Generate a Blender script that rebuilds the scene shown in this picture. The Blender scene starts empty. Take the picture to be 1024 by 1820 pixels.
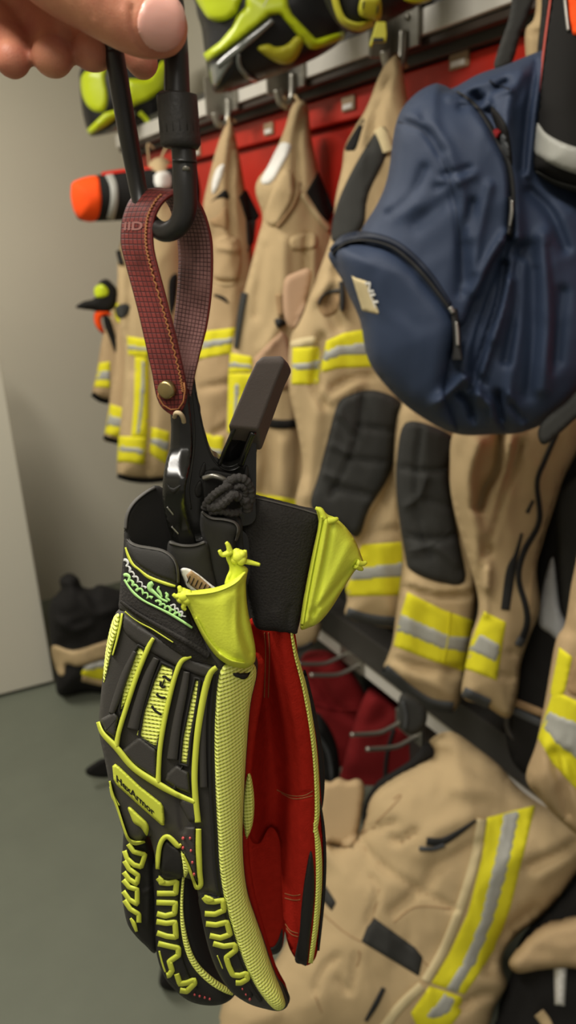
import bpy, bmesh, math, random
import numpy as np
from mathutils import Vector, Matrix
from mathutils.geometry import delaunay_2d_cdt
from mathutils.bvhtree import BVHTree

random.seed(7)
scn = bpy.context.scene
COL = scn.collection

# ---------------------------------------------------------------- camera model
IW, IH, FPX = 1024.0, 1820.0, 1400.0
EYE = np.array([0.0, 0.0, 1.55])
_a = np.array([-812.0, -460.0, FPX]); _a /= np.linalg.norm(_a)          # along the rack (world Y), camera frame
_d = np.array([195.0, 3918.0, FPX]); _d -= _a * _a.dot(_d); _d /= np.linalg.norm(_d)   # straight down
_x = np.cross(_d, _a)
if _x[0] < 0: _x = -_x
# rows: world axes seen in camera frame -> world = R @ cam
RW = np.array([_x, _a, -_d])
EX, EY, EZ = RW[:, 0], RW[:, 1], RW[:, 2]

def rays(px, py):
    px = np.asarray(px, float); py = np.asarray(py, float)
    return (((px - IW / 2) / FPX)[..., None] * EX + ((py - IH / 2) / FPX)[..., None] * EY + EZ)

class Plane:
    """a plane in the room; n points back towards the camera side"""
    def __init__(s, px, py, depth, yaw=0.0, tilt=0.0):
        r = rays(px, py)
        s.p = EYE + r * depth
        n = -r.copy(); n[2] = 0; n /= np.linalg.norm(n)
        c, q = math.cos(math.radians(yaw)), math.sin(math.radians(yaw))
        n = np.array([c * n[0] - q * n[1], q * n[0] + c * n[1], 0.0])
        t = math.radians(tilt)
        n = n * math.cos(t) + np.array([0, 0, 1.0]) * math.sin(t)
        s.n = n
        s.u = np.cross(np.array([0, 0, 1.0]), n); s.u /= np.linalg.norm(s.u)
        s.v = np.cross(n, s.u)
        s.c = n.dot(s.p - EYE)
    def at(s, px, py, h=0.0):
        r = rays(px, py)
        t = (s.c + np.asarray(h, float)) / (r @ s.n)
        return EYE + r * t[..., None]
    def uv(s, P):
        d = P - s.p
        return np.stack([d @ s.u, d @ s.v], -1)

# ---------------------------------------------------------------- object plumbing
WORLD_LOC = {}
def link(o, parent=None, loc=(0, 0, 0)):
    COL.objects.link(o)
    loc = np.array(loc, float)
    WORLD_LOC[o.name] = loc
    if parent is not None:
        o.parent = parent
        o.location = Vector(loc - WORLD_LOC[parent.name])
    else:
        o.location = Vector(loc)
    return o

def empty(name, loc, label, cat, group=None):
    o = bpy.data.objects.new(name, None)
    o.empty_display_size = 0.05
    link(o, None, loc)
    o['label'] = label; o['category'] = cat
    if group: o['group'] = group
    return o

def tag(o, label=None, cat=None, group=None, kind=None):
    if label: o['label'] = label
    if cat: o['category'] = cat
    if group: o['group'] = group
    if kind: o['kind'] = kind
    return o

def mk(name, V, F, mat, parent=None, smooth=True, uv=None, mats=None, fmat=None, loc=None):
    V = np.asarray(V, float)
    c = V.mean(0) if loc is None else np.array(loc, float)
    me = bpy.data.meshes.new(name)
    me.from_pydata((V - c).tolist(), [], [tuple(int(i) for i in f) for f in F])
    if uv is not None:
        lay = me.uv_layers.new(name='UVMap')
        idx = np.zeros(len(me.loops), dtype=np.int32)
        me.loops.foreach_get('vertex_index', idx)
        lay.data.foreach_set('uv', np.asarray(uv, np.float32)[idx].ravel())
    for m in (mats or [mat]): me.materials.append(m)
    if fmat is not None: me.polygons.foreach_set('material_index', np.asarray(fmat, np.int32))
    me.polygons.foreach_set('use_smooth', [smooth] * len(me.polygons))
    me.update()
    bm = bmesh.new(); bm.from_mesh(me)
    bmesh.ops.recalc_face_normals(bm, faces=bm.faces)
    bm.to_mesh(me); bm.free()
    o = bpy.data.objects.new(name, me)
    return link(o, parent, c)

def join_geo(parts):
    V, F, n = [], [], 0
    for v, f in parts:
        V.append(np.asarray(v, float)); F += [tuple(i + n for i in q) for q in f]; n += len(v)
    return np.concatenate(V), F

# ---------------------------------------------------------------- 2-D helpers (outline space)
def catmull(P, closed=True, n=6):
    P = np.asarray(P, float); N = len(P); out = []
    rng = range(N) if closed else range(N - 1)
    for i in rng:
        if closed: p0, p1, p2, p3 = P[(i - 1) % N], P[i], P[(i + 1) % N], P[(i + 2) % N]
        else: p0, p1, p2, p3 = P[max(i - 1, 0)], P[i], P[i + 1], P[min(i + 2, N - 1)]
        for k in range(n):
            t = k / n
            out.append(0.5 * ((2 * p1) + (-p0 + p2) * t + (2 * p0 - 5 * p1 + 4 * p2 - p3) * t * t + (-p0 + 3 * p1 - 3 * p2 + p3) * t ** 3))
    if not closed: out.append(P[-1])
    return np.array(out)

def resample(P, step, closed=True):
    P = np.asarray(P, float)
    Q = np.vstack([P, P[:1]]) if closed else P
    L = np.linalg.norm(np.diff(Q, axis=0), axis=1)
    s = np.concatenate([[0], np.cumsum(L)])
    n = max(int(round(s[-1] / step)), 3 if closed else 2)
    t = np.linspace(0, s[-1], n + 1)
    R = np.stack([np.interp(t, s, Q[:, k]) for k in range(Q.shape[1])], 1)
    return R[:-1] if closed else R

def poly_dist(P, poly, closed=True):
    A = np.asarray(poly, float)
    if closed: B = np.roll(A, -1, 0)
    else: A, B = A[:-1], A[1:]
    out = np.full(len(P), 1e9)
    d = B - A; L2 = np.maximum((d ** 2).sum(1), 1e-12)
    for i in range(0, len(P), 2000):
        q = P[i:i + 2000]
        t = np.clip(((q[:, None] - A) * d).sum(2) / L2, 0, 1)
        out[i:i + 2000] = np.sqrt((((A + t[..., None] * d) - q[:, None]) ** 2).sum(2)).min(1)
    return out

def inside(P, poly):
    x, y = P[:, 0], P[:, 1]
    r = np.zeros(len(P), bool); n = len(poly); j = n - 1
    for i in range(n):
        xi, yi = poly[i]; xj, yj = poly[j]
        if yi != yj:
            r ^= ((yi > y) != (yj > y)) & (x < (xj - xi) * (y - yi) / (yj - yi) + xi)
        j = i
    return r

def tri_fill(outline, step, hole=None):
    """points + triangles filling an outline; boundary points come first"""
    lo, hi = outline.min(0), outline.max(0)
    gx = np.arange(lo[0], hi[0] + step, step); gy = np.arange(lo[1], hi[1] + step, step * 0.87)
    G = np.array([(x + (step / 2 if j % 2 else 0), y) for j, y in enumerate(gy) for x in gx])
    G = G[inside(G, outline)]
    if len(G): G = G[poly_dist(G, outline) > step * 0.55]
    pts = np.vstack([outline, G]) if len(G) else outline
    nb = len(outline)
    edges = [(i, (i + 1) % nb) for i in range(nb)]
    vs, es, fs, ov, oe, of = delaunay_2d_cdt([Vector((p[0], p[1])) for p in pts], edges, [], 1, 1e-4)
    P = np.array([(v[0], v[1]) for v in vs])
    ob = np.zeros(len(P), bool)
    for i, o in enumerate(ov):
        if any(k < nb for k in o): ob[i] = True
    return P, [tuple(f) for f in fs], ob

def noise2(P, scale, seed, aniso=1.0):
    rg = np.random.RandomState(seed)
    x = P[:, 0] / scale; y = P[:, 1] / (scale * aniso)
    wx = 0.6 * np.sin(1.3 * y + rg.rand() * 6.3) + 0.4 * np.sin(2.1 * x + rg.rand() * 6.3)
    wy = 0.6 * np.sin(1.1 * x + rg.rand() * 6.3) + 0.4 * np.sin(2.3 * y + rg.rand() * 6.3)
    x, y = x + wx, y + wy; s = 0
    for k in range(6):
        a = rg.rand() * 6.283; f = 1 + 0.45 * k; s = s + np.sin((x * math.cos(a) + y * math.sin(a)) * f + rg.rand() * 6.3) / (1 + 0.5 * k)
    return s / 2.2

class Sheet:
    """a sewn / moulded body given by its outline, lying along a plane in the room: rounded front and back,
    folds as ridges (+) and creases (-), with parts fixed on its surface"""
    def __init__(s, name, outline, plane, mat, T=((0.02, 12),), Tb=0.02, step=8, folds=(), noise=(), extra=None,
                 parent=None, smooth=True, Rb=None, build=True, base=0.0):
        s.pl, s.T, s.folds, s.noise, s.extra, s.base = plane, T, [(catmull(f[0], False, 4) if len(f[0]) > 2 else np.array(f[0], float), f[1], f[2]) for f in folds], noise, extra, base
        o = catmull(outline) if smooth else np.array(outline, float)
        s.out = resample(o, step * 0.75)
        s.step = step
        s.o = None
        if not build: return
        P, F, ob = tri_fill(s.out, step)
        h = s.h(P); h[ob] = base if extra is None else base + extra(P[ob][:, 0], P[ob][:, 1])
        front = plane.at(P[:, 0], P[:, 1], h)
        Q = plane.at(P[:, 0], P[:, 1], 0 * h + base if extra is None else base + extra(P[:, 0], P[:, 1]))
        d = poly_dist(P, s.out); R = Rb or max(t[1] for t in T)
        pr = np.sqrt(np.clip(1 - (1 - np.clip(d / R, 0, 1)) ** 2, 0, 1)); pr[ob] = 0
        back = Q - plane.n * (Tb * pr)[:, None]
        n = len(P); bi = np.where(ob, np.arange(n), np.arange(n) + n)
        V = np.vstack([front, back])
        FF = [tuple(f) for f in F] + [tuple(bi[i] for i in reversed(f)) for f in F]
        used = np.unique(np.concatenate([np.array(f) for f in FF])); remap = -np.ones(len(V), int); remap[used] = np.arange(len(used))
        FF = [tuple(remap[i] for i in f) for f in FF]
        V = V[used]
        uv = plane.uv(np.vstack([front, back]))[used]
        s.o = mk(name, V, FF, mat, parent, True, uv)
    def h(s, P):
        P = np.asarray(P, float)
        d = poly_dist(P, s.out)
        ins = inside(P, s.out); d = np.where(ins, d, 0)
        h = np.zeros(len(P)) + s.base
        for t, R in s.T:
            h += t * np.sqrt(np.clip(1 - (1 - np.clip(d / R, 0, 1)) ** 2, 0, 1))
        fade = np.clip(d / (2.0 * s.step), 0, 1)
        g = np.zeros(len(P))
        for pts, w, a in s.folds:
            q = poly_dist(P, pts, False) / w
            g += a * np.exp(-q * q)
        for amp, sc, seed, an in s.noise:
            g += amp * noise2(P, sc, seed, an)
        h += g * fade
        if s.extra is not None: h += s.extra(P[:, 0], P[:, 1])
        return h
    def at(s, px, py, o=0.0):
        P = np.array([[px, py]], float)
        return s.pl.at(P[:, 0], P[:, 1], s.h(P) + o)[0]
    def patch(s, name, outline, mat, o=0.002, Rp=4, parent=None, step=None, smooth=True, sub=4):
        """a panel fixed on the surface, raised by o with rounded edges"""
        q = catmull(outline, True, sub) if smooth else np.array(outline, float)
        step = step or s.step * 0.75
        q = resample(q, step * 0.8)
        P, F, ob = tri_fill(q, step)
        d = poly_dist(P, q)
        pr = np.sqrt(np.clip(1 - (1 - np.clip(d / Rp, 0, 1)) ** 2, 0, 1)); pr[ob] = 0
        h = s.h(P)
        top = s.pl.at(P[:, 0], P[:, 1], h + o * pr + 0.0002)
        uv = s.pl.uv(top)
        nb = int(ob.sum()); n = len(P)
        V = list(top); UV = list(uv)
        # a thin turned-under rim so that the panel is closed against the body
        bidx = [i for i in range(n) if ob[i]]
        low = s.pl.at(P[bidx, 0], P[bidx, 1], h[bidx] - max(0.0006, o * 0.3))
        m = {b: n + k for k, b in enumerate(bidx)}
        V += list(low); UV += list(s.pl.uv(low))
        cnt = {}
        for f in F:
            for a, b in zip(f, f[1:] + f[:1]): cnt[(a, b)] = 1
        FF = list(F)
        for (a, b) in cnt:
            if (b, a) not in cnt and a in m and b in m: FF.append((b, a, m[a], m[b]))
        return mk(name, V, FF, mat, parent or s.o, True, UV)
    def strip(s, name, pts, width, mat, o=0.002, parent=None, closed=False, smooth=True, taper=False, geo=False, step=None):
        """a raised rib / piping / seam that follows a line on the surface (width in outline units, may be a list)"""
        P = np.array(pts, float)
        w = np.broadcast_to(np.asarray(width, float), (len(P),))
        A = np.column_stack([P, w])
        if smooth and len(P) > 2: A = catmull(A, closed, 6)
        A = resample(A, step or max(min(s.step * 0.6, 3), 1.2), closed)
        C = A[:, :2]; W = A[:, 2]
        if closed: T = np.roll(C, -1, 0) - np.roll(C, 1, 0)
        else: T = np.gradient(C, axis=0)
        T /= np.maximum(np.linalg.norm(T, axis=1), 1e-9)[:, None]
        N = np.stack([-T[:, 1], T[:, 0]], 1)
        if taper:
            k = np.linspace(0, 1, len(C)); W = W * np.sqrt(np.clip(np.minimum(k, 1 - k) * 6, 0.05, 1))
        prof = [(-0.5, -0.3), (-0.5, 0.45), (-0.41, 0.9), (0, 1.0), (0.41, 0.9), (0.5, 0.45), (0.5, -0.3)]
        rings = []
        for f, e in prof:
            Q = C + N * (W * f)[:, None]
            rings.append(s.pl.at(Q[:, 0], Q[:, 1], s.h(Q) + o * e))
        R = np.stack(rings, 1); n, k = R.shape[:2]
        V = R.reshape(-1, 3); F = []
        for i in range(n if closed else n - 1):
            for j in range(k - 1):
                a = i * k + j; b = ((i + 1) % n) * k + j
                F.append((a, a + 1, b + 1, b))
        if not closed:
            F.append(tuple(range(k - 1, -1, -1))); F.append(tuple((n - 1) * k + j for j in range(k)))
        if geo: return V, F
        return mk(name, V, F, mat, parent or s.o, True, s.pl.uv(V))
    def strips(s, name, lines, width, mat, o=0.002, parent=None, **kw):
        V, F = join_geo([s.strip(name, l, width, mat, o, geo=True, **kw) for l in lines])
        return mk(name, V, F, mat, parent or s.o, True, s.pl.uv(V))
    def text(s, name, string, org, u, v, mat, o=0.0008, parent=None):
        P, F = text_geo(string)
        Q = np.array(org) + P[:, :1] * np.array(u) + P[:, 1:] * np.array(v)
        top = s.pl.at(Q[:, 0], Q[:, 1], s.h(Q) + o)
        return mk(name, top, F, mat, parent or s.o, False, s.pl.uv(top))

def text_geo(string):
    cu = bpy.data.curves.new('lettering', 'FONT'); cu.body = string; cu.size = 1.0; cu.resolution_u = 3; cu.offset = 0.03
    cu.fill_mode = 'FRONT'
    ob = bpy.data.objects.new('lettering', cu); COL.objects.link(ob)
    dg = bpy.context.evaluated_depsgraph_get(); dg.update()
    me = bpy.data.meshes.new_from_object(ob.evaluated_get(dg))
    P = np.array([(v.co.x, v.co.y) for v in me.vertices]); F = [tuple(p.vertices) for p in me.polygons]
    COL.objects.unlink(ob); bpy.data.objects.remove(ob); bpy.data.meshes.remove(me)
    return P, F

# ---------------------------------------------------------------- 3-D helpers
def tube_geo(P, r, closed=False, ring=12, flat=None):
    P = np.asarray(P, float); n = len(P); r = np.broadcast_to(np.asarray(r, float), (n,))
    if closed: T = np.roll(P, -1, 0) - np.roll(P, 1, 0)
    else: T = np.gradient(P, axis=0)
    T /= np.maximum(np.linalg.norm(T, axis=1), 1e-12)[:, None]
    up = np.array([0, 0, 1.0]) if abs(T[0][2]) < 0.9 else np.array([0, 1.0, 0])
    N = np.cross(T[0], up); N /= np.linalg.norm(N); V, F = [], []
    for i in range(n):
        N = N - T[i] * N.dot(T[i]); N /= max(np.linalg.norm(N), 1e-9)
        B = np.cross(T[i], N)
        for k in range(ring):
            a = 2 * math.pi * k / ring
            V.append(P[i] + r[i] * (math.cos(a) * N + math.sin(a) * B))
    for i in range(n if closed else n - 1):
        for k in range(ring):
            a, b = i * ring + k, i * ring + (k + 1) % ring
            c, d = ((i + 1) % n) * ring + (k + 1) % ring, ((i + 1) % n) * ring + k
            F.append((a, b, c, d))
    if not closed:
        F.append(tuple(range(ring - 1, -1, -1))); F.append(tuple((n - 1) * ring + k for k in range(ring)))
    return np.array(V), F

def smooth3(P, n=6, closed=False): return catmull(np.asarray(P, float), closed, n)

def box_geo(lo, hi):
    x0, y0, z0 = lo; x1, y1, z1 = hi
    V = [(x0, y0, z0), (x1, y0, z0), (x1, y1, z0), (x0, y1, z0), (x0, y0, z1), (x1, y0, z1), (x1, y1, z1), (x0, y1, z1)]
    F = [(0, 3, 2, 1), (4, 5, 6, 7), (0, 1, 5, 4), (1, 2, 6, 5), (2, 3, 7, 6), (3, 0, 4, 7)]
    return np.array(V, float), F

def bevel(o, w, seg=2, ang=40):
    m = o.modifiers.new('bevel', 'BEVEL'); m.width = w; m.segments = seg; m.limit_method = 'ANGLE'; m.angle_limit = math.radians(ang)
    return o

def box(name, lo, hi, mat, parent=None, bev=0.0):
    V, F = box_geo(lo, hi)
    o = mk(name, V, F, mat, parent, False)
    if bev: bevel(o, bev)
    return o

def plate(name, outline, plane, h0, h1, mat, parent=None, smooth=True, bev=0.0008, step=6, hole=None):
    """a solid plate: outline on a plane between two heights"""
    q = catmull(outline) if smooth else np.array(outline, float)
    q = resample(q, step) if smooth else q
    n = len(q)
    a = plane.at(q[:, 0], q[:, 1], h1)
    b = a - plane.n * (h1 - h0)
    V = np.vstack([a, b])
    F = [tuple(range(n)), tuple(range(2 * n - 1, n - 1, -1))] + [(i, n + i, n + (i + 1) % n, (i + 1) % n) for i in range(n)]
    o = mk(name, V, F, mat, parent, False)
    if bev: bevel(o, bev, 2, 50)
    return o

def hull8(name, A, B, mat, parent=None, bev=0.002, seg=3):
    """loft between two four-cornered ends"""
    V = np.vstack([A, B])
    F = [(0, 1, 2, 3), (7, 6, 5, 4)] + [(i, 4 + i, 4 + (i + 1) % 4, (i + 1) % 4) for i in range(4)]
    o = mk(name, V, F, mat, parent, False)
    bevel(o, bev, seg, 30)
    return o

# ---------------------------------------------------------------- materials
def lin(c):
    return tuple(((x / 255) / 12.92 if x / 255 <= 0.04045 else ((x / 255 + 0.055) / 1.055) ** 2.4) for x in c)

class NT:
    def __init__(s, name):
        s.m = bpy.data.materials.new(name); s.m.use_nodes = True
        s.t = s.m.node_tree; s.b = s.t.nodes['Principled BSDF']
    def n(s, typ, **kw):
        x = s.t.nodes.new(typ)
        for k, v in kw.items():
            if k.startswith('_'): setattr(x, k[1:], v)
            else: x.inputs[k].default_value = v
        return x
    def l(s, a, b): s.t.links.new(a, b)
    def set(s, **kw):
        for k, v in kw.items(): s.b.inputs[k.replace('_', ' ')].default_value = v

def material(name, rgb, rough=0.6, spec=0.5, metal=0.0, mottle=0.0, mscale=20.0, bump=0.0, bscale=200.0, btype='NOISE', sheen=0.0, coat=0.0, sub=0.0):
    """rgb: the thing's own colour (sRGB 0-255)"""
    t = NT(name); c = lin(rgb) + (1,)
    t.set(Roughness=rough, Metallic=metal); t.b.inputs['Specular IOR Level'].default_value = spec
    t.b.inputs['Base Color'].default_value = c
    tc = t.n('ShaderNodeTexCoord')
    if mottle:
        nz = t.n('ShaderNodeTexNoise', Scale=mscale, Detail=4.0)
        t.l(tc.outputs['Object'], nz.inputs['Vector'])
        mx = t.n('ShaderNodeMix', _data_type='RGBA')
        t.l(nz.outputs['Fac'], mx.inputs['Factor'])
        mx.inputs[6].default_value = tuple(max(x * (1 - mottle), 0) for x in c[:3]) + (1,)
        mx.inputs[7].default_value = tuple(min(x * (1 + mottle), 1) for x in c[:3]) + (1,)
        t.l(mx.outputs[2], t.b.inputs['Base Color'])
    if bump:
        bp = t.n('ShaderNodeBump', Strength=bump, Distance=0.001)
        if btype == 'WEAVE':
            w1 = t.n('ShaderNodeTexWave', Scale=bscale, Distortion=0.6); w1.bands_direction = 'X'
            w2 = t.n('ShaderNodeTexWave', Scale=bscale, Distortion=0.6); w2.bands_direction = 'Y'
            ad = t.n('ShaderNodeMath', _operation='ADD')
            src = t.n('ShaderNodeUVMap')
            for w in (w1, w2): t.l(src.outputs['UV'], w.inputs['Vector'])
            t.l(w1.outputs['Fac'], ad.inputs[0]); t.l(w2.outputs['Fac'], ad.inputs[1])
            t.l(ad.outputs[0], bp.inputs['Height'])
        else:
            nb = t.n('ShaderNodeTexNoise', Scale=bscale, Detail=3.0)
            t.l(tc.outputs['Object'], nb.inputs['Vector']); t.l(nb.outputs['Fac'], bp.inputs['Height'])
        t.l(bp.outputs['Normal'], t.b.inputs['Normal'])
    if sheen: t.b.inputs['Sheen Weight'].default_value = sheen
    if coat: t.b.inputs['Coat Weight'].default_value = coat
    if sub:
        t.b.inputs['Subsurface Weight'].default_value = sub; t.b.inputs['Subsurface Scale'].default_value = 0.004
        t.b.inputs['Subsurface Radius'].default_value = (1, 0.35, 0.2)
    return t.m

def knit_material(name, rgb, dark, rows=0.0021, stitch=0.0016):
    """ribbed knit: rows of small stitches, in metres of the fabric's own surface"""
    t = NT(name); t.set(Roughness=0.85); t.b.inputs['Specular IOR Level'].default_value = 0.2
    uv = t.n('ShaderNodeUVMap'); sp = t.n('ShaderNodeSeparateXYZ'); t.l(uv.outputs['UV'], sp.inputs[0])
    def sinw(src, period, off=None):
        m = t.n('ShaderNodeMath', _operation='MULTIPLY'); m.inputs[1].default_value = 2 * math.pi / period; t.l(src, m.inputs[0])
        last = m.outputs[0]
        if off is not None:
            a = t.n('ShaderNodeMath', _operation='ADD'); t.l(last, a.inputs[0]); t.l(off, a.inputs[1]); last = a.outputs[0]
        q = t.n('ShaderNodeMath', _operation='SINE'); t.l(last, q.inputs[0]); return q.outputs[0]
    nz = t.n('ShaderNodeTexNoise', Scale=60.0, Detail=2.0); t.l(uv.outputs['UV'], nz.inputs['Vector'])
    k = t.n('ShaderNodeMath', _operation='MULTIPLY'); k.inputs[1].default_value = 2.0; t.l(nz.outputs['Fac'], k.inputs[0])
    r = sinw(sp.outputs['Y'], rows, k.outputs[0]); c = sinw(sp.outputs['X'], stitch)
    ma = t.n('ShaderNodeMath', _operation='MULTIPLY_ADD'); ma.inputs[1].default_value = 0.45; t.l(c, ma.inputs[0]); t.l(r, ma.inputs[2])
    mr = t.n('ShaderNodeMapRange'); mr.inputs['From Min'].default_value = -1.3; mr.inputs['From Max'].default_value = 0.5
    t.l(ma.outputs[0], mr.inputs['Value'])
    mx = t.n('ShaderNodeMix', _data_type='RGBA'); t.l(mr.outputs['Result'], mx.inputs['Factor'])
    mx.inputs[6].default_value = lin(dark) + (1,); mx.inputs[7].default_value = lin(rgb) + (1,)
    t.l(mx.outputs[2], t.b.inputs['Base Color'])
    bp = t.n('ShaderNodeBump', Strength=0.7, Distance=0.0008); t.l(mr.outputs['Result'], bp.inputs['Height']); t.l(bp.outputs['Normal'], t.b.inputs['Normal'])
    return t.m

def grid_leather(name, rgb, line, period=0.0028, rough=0.6, wear=0.0):
    """leather embossed with a small square grid (surface metres), slightly worn"""
    t = NT(name); t.set(Roughness=rough); t.b.inputs['Specular IOR Level'].default_value = 0.25
    uv = t.n('ShaderNodeUVMap')
    br = t.n('ShaderNodeTexBrick'); br.offset = 0.0
    br.inputs['Scale'].default_value = 1.0
    br.inputs['Brick Width'].default_value = period; br.inputs['Row Height'].default_value = period
    br.inputs['Mortar Size'].default_value = period * 0.13; br.inputs['Mortar Smooth'].default_value = 0.6
    c = lin(rgb)
    br.inputs['Color1'].default_value = c + (1,); br.inputs['Color2'].default_value = tuple(x * 0.8 for x in c) + (1,)
    br.inputs['Mortar'].default_value = lin(line) + (1,)
    t.l(uv.outputs['UV'], br.inputs['Vector'])
    nz = t.n('ShaderNodeTexNoise', Scale=48.0, Detail=5.0); t.l(uv.outputs['UV'], nz.inputs['Vector'])
    rp = t.n('ShaderNodeMapRange'); rp.inputs['From Min'].default_value = 0.52; rp.inputs['From Max'].default_value = 0.66
    t.l(nz.outputs['Fac'], rp.inputs['Value'])
    mx = t.n('ShaderNodeMix', _data_type='RGBA'); t.l(rp.outputs['Result'], mx.inputs['Factor'])
    t.l(br.outputs['Color'], mx.inputs[6]); mx.inputs[7].default_value = tuple(x * (0.3 if wear <= 0 else 1 + wear) for x in c) + (1,)
    sc = t.n('ShaderNodeMath', _operation='MULTIPLY'); sc.inputs[1].default_value = 0.75; t.l(rp.outputs['Result'], sc.inputs[0]); t.l(sc.outputs[0], mx.inputs['Factor'])
    t.l(mx.outputs[2], t.b.inputs['Base Color'])
    bp = t.n('ShaderNodeBump', Strength=0.6, Distance=0.0005); bp.invert = True
    t.l(br.outputs['Fac'], bp.inputs['Height']); t.l(bp.outputs['Normal'], t.b.inputs['Normal'])
    return t.m

M = {}
M['wall'] = material('painted wall', (190, 185, 168), 0.8, 0.2, mottle=0.04, mscale=3)
M['ceiling'] = material('ceiling paint', (205, 203, 196), 0.9, 0.2)
M['floor'] = material('grey green vinyl floor', (96, 100, 87), 0.55, 0.3, mottle=0.10, mscale=9, bump=0.05, bscale=60)
M['door'] = material('white door paint', (194, 190, 176), 0.5, 0.3)
M['redsteel'] = material('red painted steel', (186, 38, 24), 0.45, 0.4, mottle=0.05, mscale=6)
M['alu'] = material('brushed pale metal', (205, 202, 194), 0.5, 0.4, metal=0.15, mottle=0.05, mscale=30)
M['zinc'] = material('zinc plated steel', (150, 147, 138), 0.38, 0.5, metal=0.85, mottle=0.1, mscale=40)
M['rackblack'] = material('black rack steel', (58, 56, 53), 0.5, 0.4)
M['brownblack'] = material('dark brown rubber strip', (60, 52, 46), 0.6, 0.3)
M['plate'] = material('small label plate', (150, 128, 100), 0.5)
M['tan'] = material('tan turnout cloth', (184, 161, 123), 0.92, 0.12, mottle=0.07, mscale=14, bump=0.25, bscale=330, btype='WEAVE')
M['tan2'] = material('worn tan turnout cloth', (178, 153, 117), 0.92, 0.12, mottle=0.09, mscale=10, bump=0.25, bscale=330, btype='WEAVE')
M['tanpale'] = material('pale tan webbing', (200, 184, 144), 0.9, 0.12, mottle=0.05, mscale=30)
M['pinktan'] = material('faded pinkish tan cloth', (182, 150, 122), 0.92, 0.12, mottle=0.04, mscale=14)
M['tandirty'] = material('sooty tan cloth', (158, 130, 96), 0.95, 0.1, mottle=0.3, mscale=26)
M['cloth_black'] = material('black padded cloth', (54, 54, 52), 0.85, 0.2, mottle=0.12, mscale=24, bump=0.25, bscale=300, btype='WEAVE')
M['lining'] = material('black lining', (31, 30, 29), 0.9, 0.15)
M['hem'] = material('grey black hem binding', (74, 76, 78), 0.85, 0.2, mottle=0.15, mscale=80)
M['yellow'] = material('fluorescent yellow tape', (216, 208, 44), 0.75, 0.15, mottle=0.05, mscale=25)
M['silver'] = material('silver reflective tape', (158, 158, 151), 0.5, 0.4, mottle=0.06, mscale=40)
M['white'] = material('white label cloth', (222, 220, 214), 0.8, 0.2)
M['grey'] = material('pale grey cloth', (176, 178, 180), 0.85, 0.2)
M['navy'] = material('navy nylon', (43, 55, 78), 0.62, 0.35, mottle=0.06, mscale=18, bump=0.22, bscale=420, btype='WEAVE')
M['navydark'] = material('dark navy trim', (26, 33, 48), 0.6, 0.3)
M['zip'] = material('black zip tape', (38, 38, 38), 0.7, 0.3)
M['zipmetal'] = material('grey zip pull', (168, 166, 160), 0.4, 0.5, metal=0.5)
M['redcloth'] = material('red fabric', (122, 27, 29), 0.85, 0.2, mottle=0.1, mscale=12)
M['redpiping'] = material('pink red piping', (178, 84, 74), 0.8, 0.2)
M['orange'] = material('fluorescent orange cloth', (240, 80, 24), 0.75, 0.15)
M['neonplastic'] = material('fluorescent yellow plastic', (182, 198, 22), 0.35, 0.5)
M['neonstrap'] = material('dull yellow green moulded plastic', (172, 168, 40), 0.5, 0.4)
M['helmetblack'] = material('black helmet plastic', (18, 18, 19), 0.45, 0.35)
M['visor'] = material('smoky visor edge', (92, 96, 92), 0.12, 0.8, coat=0.6)
# close-up things
M['rubber'] = material('black moulded rubber', (54, 52, 49), 0.62, 0.35, bump=0.12, bscale=1500)
M['rubber2'] = material('deep black rubber', (32, 31, 29), 0.7, 0.3, bump=0.12, bscale=1500)
M['neonrub'] = material('neon yellow green rubber', (188, 196, 66), 0.5, 0.35)
M['knit'] = knit_material('neon ribbed knit', (238, 245, 138), (196, 206, 80), 0.0020, 0.0016)
M['knitfine'] = knit_material('neon fine knit', (234, 241, 128), (190, 200, 76), 0.0020, 0.0018)
M['satin'] = material('neon yellow satin cloth', (208, 218, 68), 0.6, 0.3, mottle=0.06, mscale=60, bump=0.15, bscale=900)
M['elastic'] = material('black brushed elastic', (50, 48, 46), 0.95, 0.1, mottle=0.25, mscale=900, bump=0.6, bscale=900)
M['neoprene'] = material('black neoprene', (46, 45, 43), 0.8, 0.2, bump=0.1, bscale=1200)
M['binding'] = material('grey black binding', (78, 76, 72), 0.7, 0.3)
M['wad'] = material('charcoal ribbed elastic', (62, 60, 58), 0.95, 0.1, mottle=0.3, mscale=700, bump=0.8, bscale=700)
M['suede'] = material('red suede', (156, 36, 26), 1.0, 0.0, mottle=0.22, mscale=220, bump=0.35, bscale=900)
M['threadgold'] = material('golden thread', (150, 98, 58), 0.7, 0.3)
M['threadwhite'] = material('pale embroidery thread', (188, 190, 186), 0.7, 0.3)
M['threadgreen'] = material('mint green embroidery thread', (160, 206, 128), 0.7, 0.3)
M['print'] = material('black print', (28, 27, 26), 0.8, 0.2)
M['dotred'] = material('pinkish red rubber dot', (196, 82, 84), 0.5, 0.4)
M['gloss'] = material('glossy black nylon plastic', (22, 22, 20), 0.24, 0.5, bump=0.03, bscale=400)
M['matteblack'] = material('matte dark rubber grip', (86, 78, 74), 0.6, 0.3, bump=0.12, bscale=1800)
M['carab'] = material('black anodised carabiner', (27, 26, 25), 0.4, 0.5, bump=0.03, bscale=900)
M['sleeve'] = material('worn black screw sleeve', (40, 38, 36), 0.5, 0.4, bump=0.2, bscale=700)
M['leather'] = grid_leather('oxblood grid leather', (116, 49, 45), (62, 26, 26), 0.0020)
M['leatherin'] = grid_leather('pinkish woven inner leather', (136, 98, 94), (66, 38, 38), 0.0016, 0.6, wear=0.15)
M['brass'] = material('aged brass', (150, 134, 92), 0.35, 0.5, metal=0.9, mottle=0.15, mscale=200)
M['cord'] = material('pale cord', (186, 168, 136), 0.85, 0.2)
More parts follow.
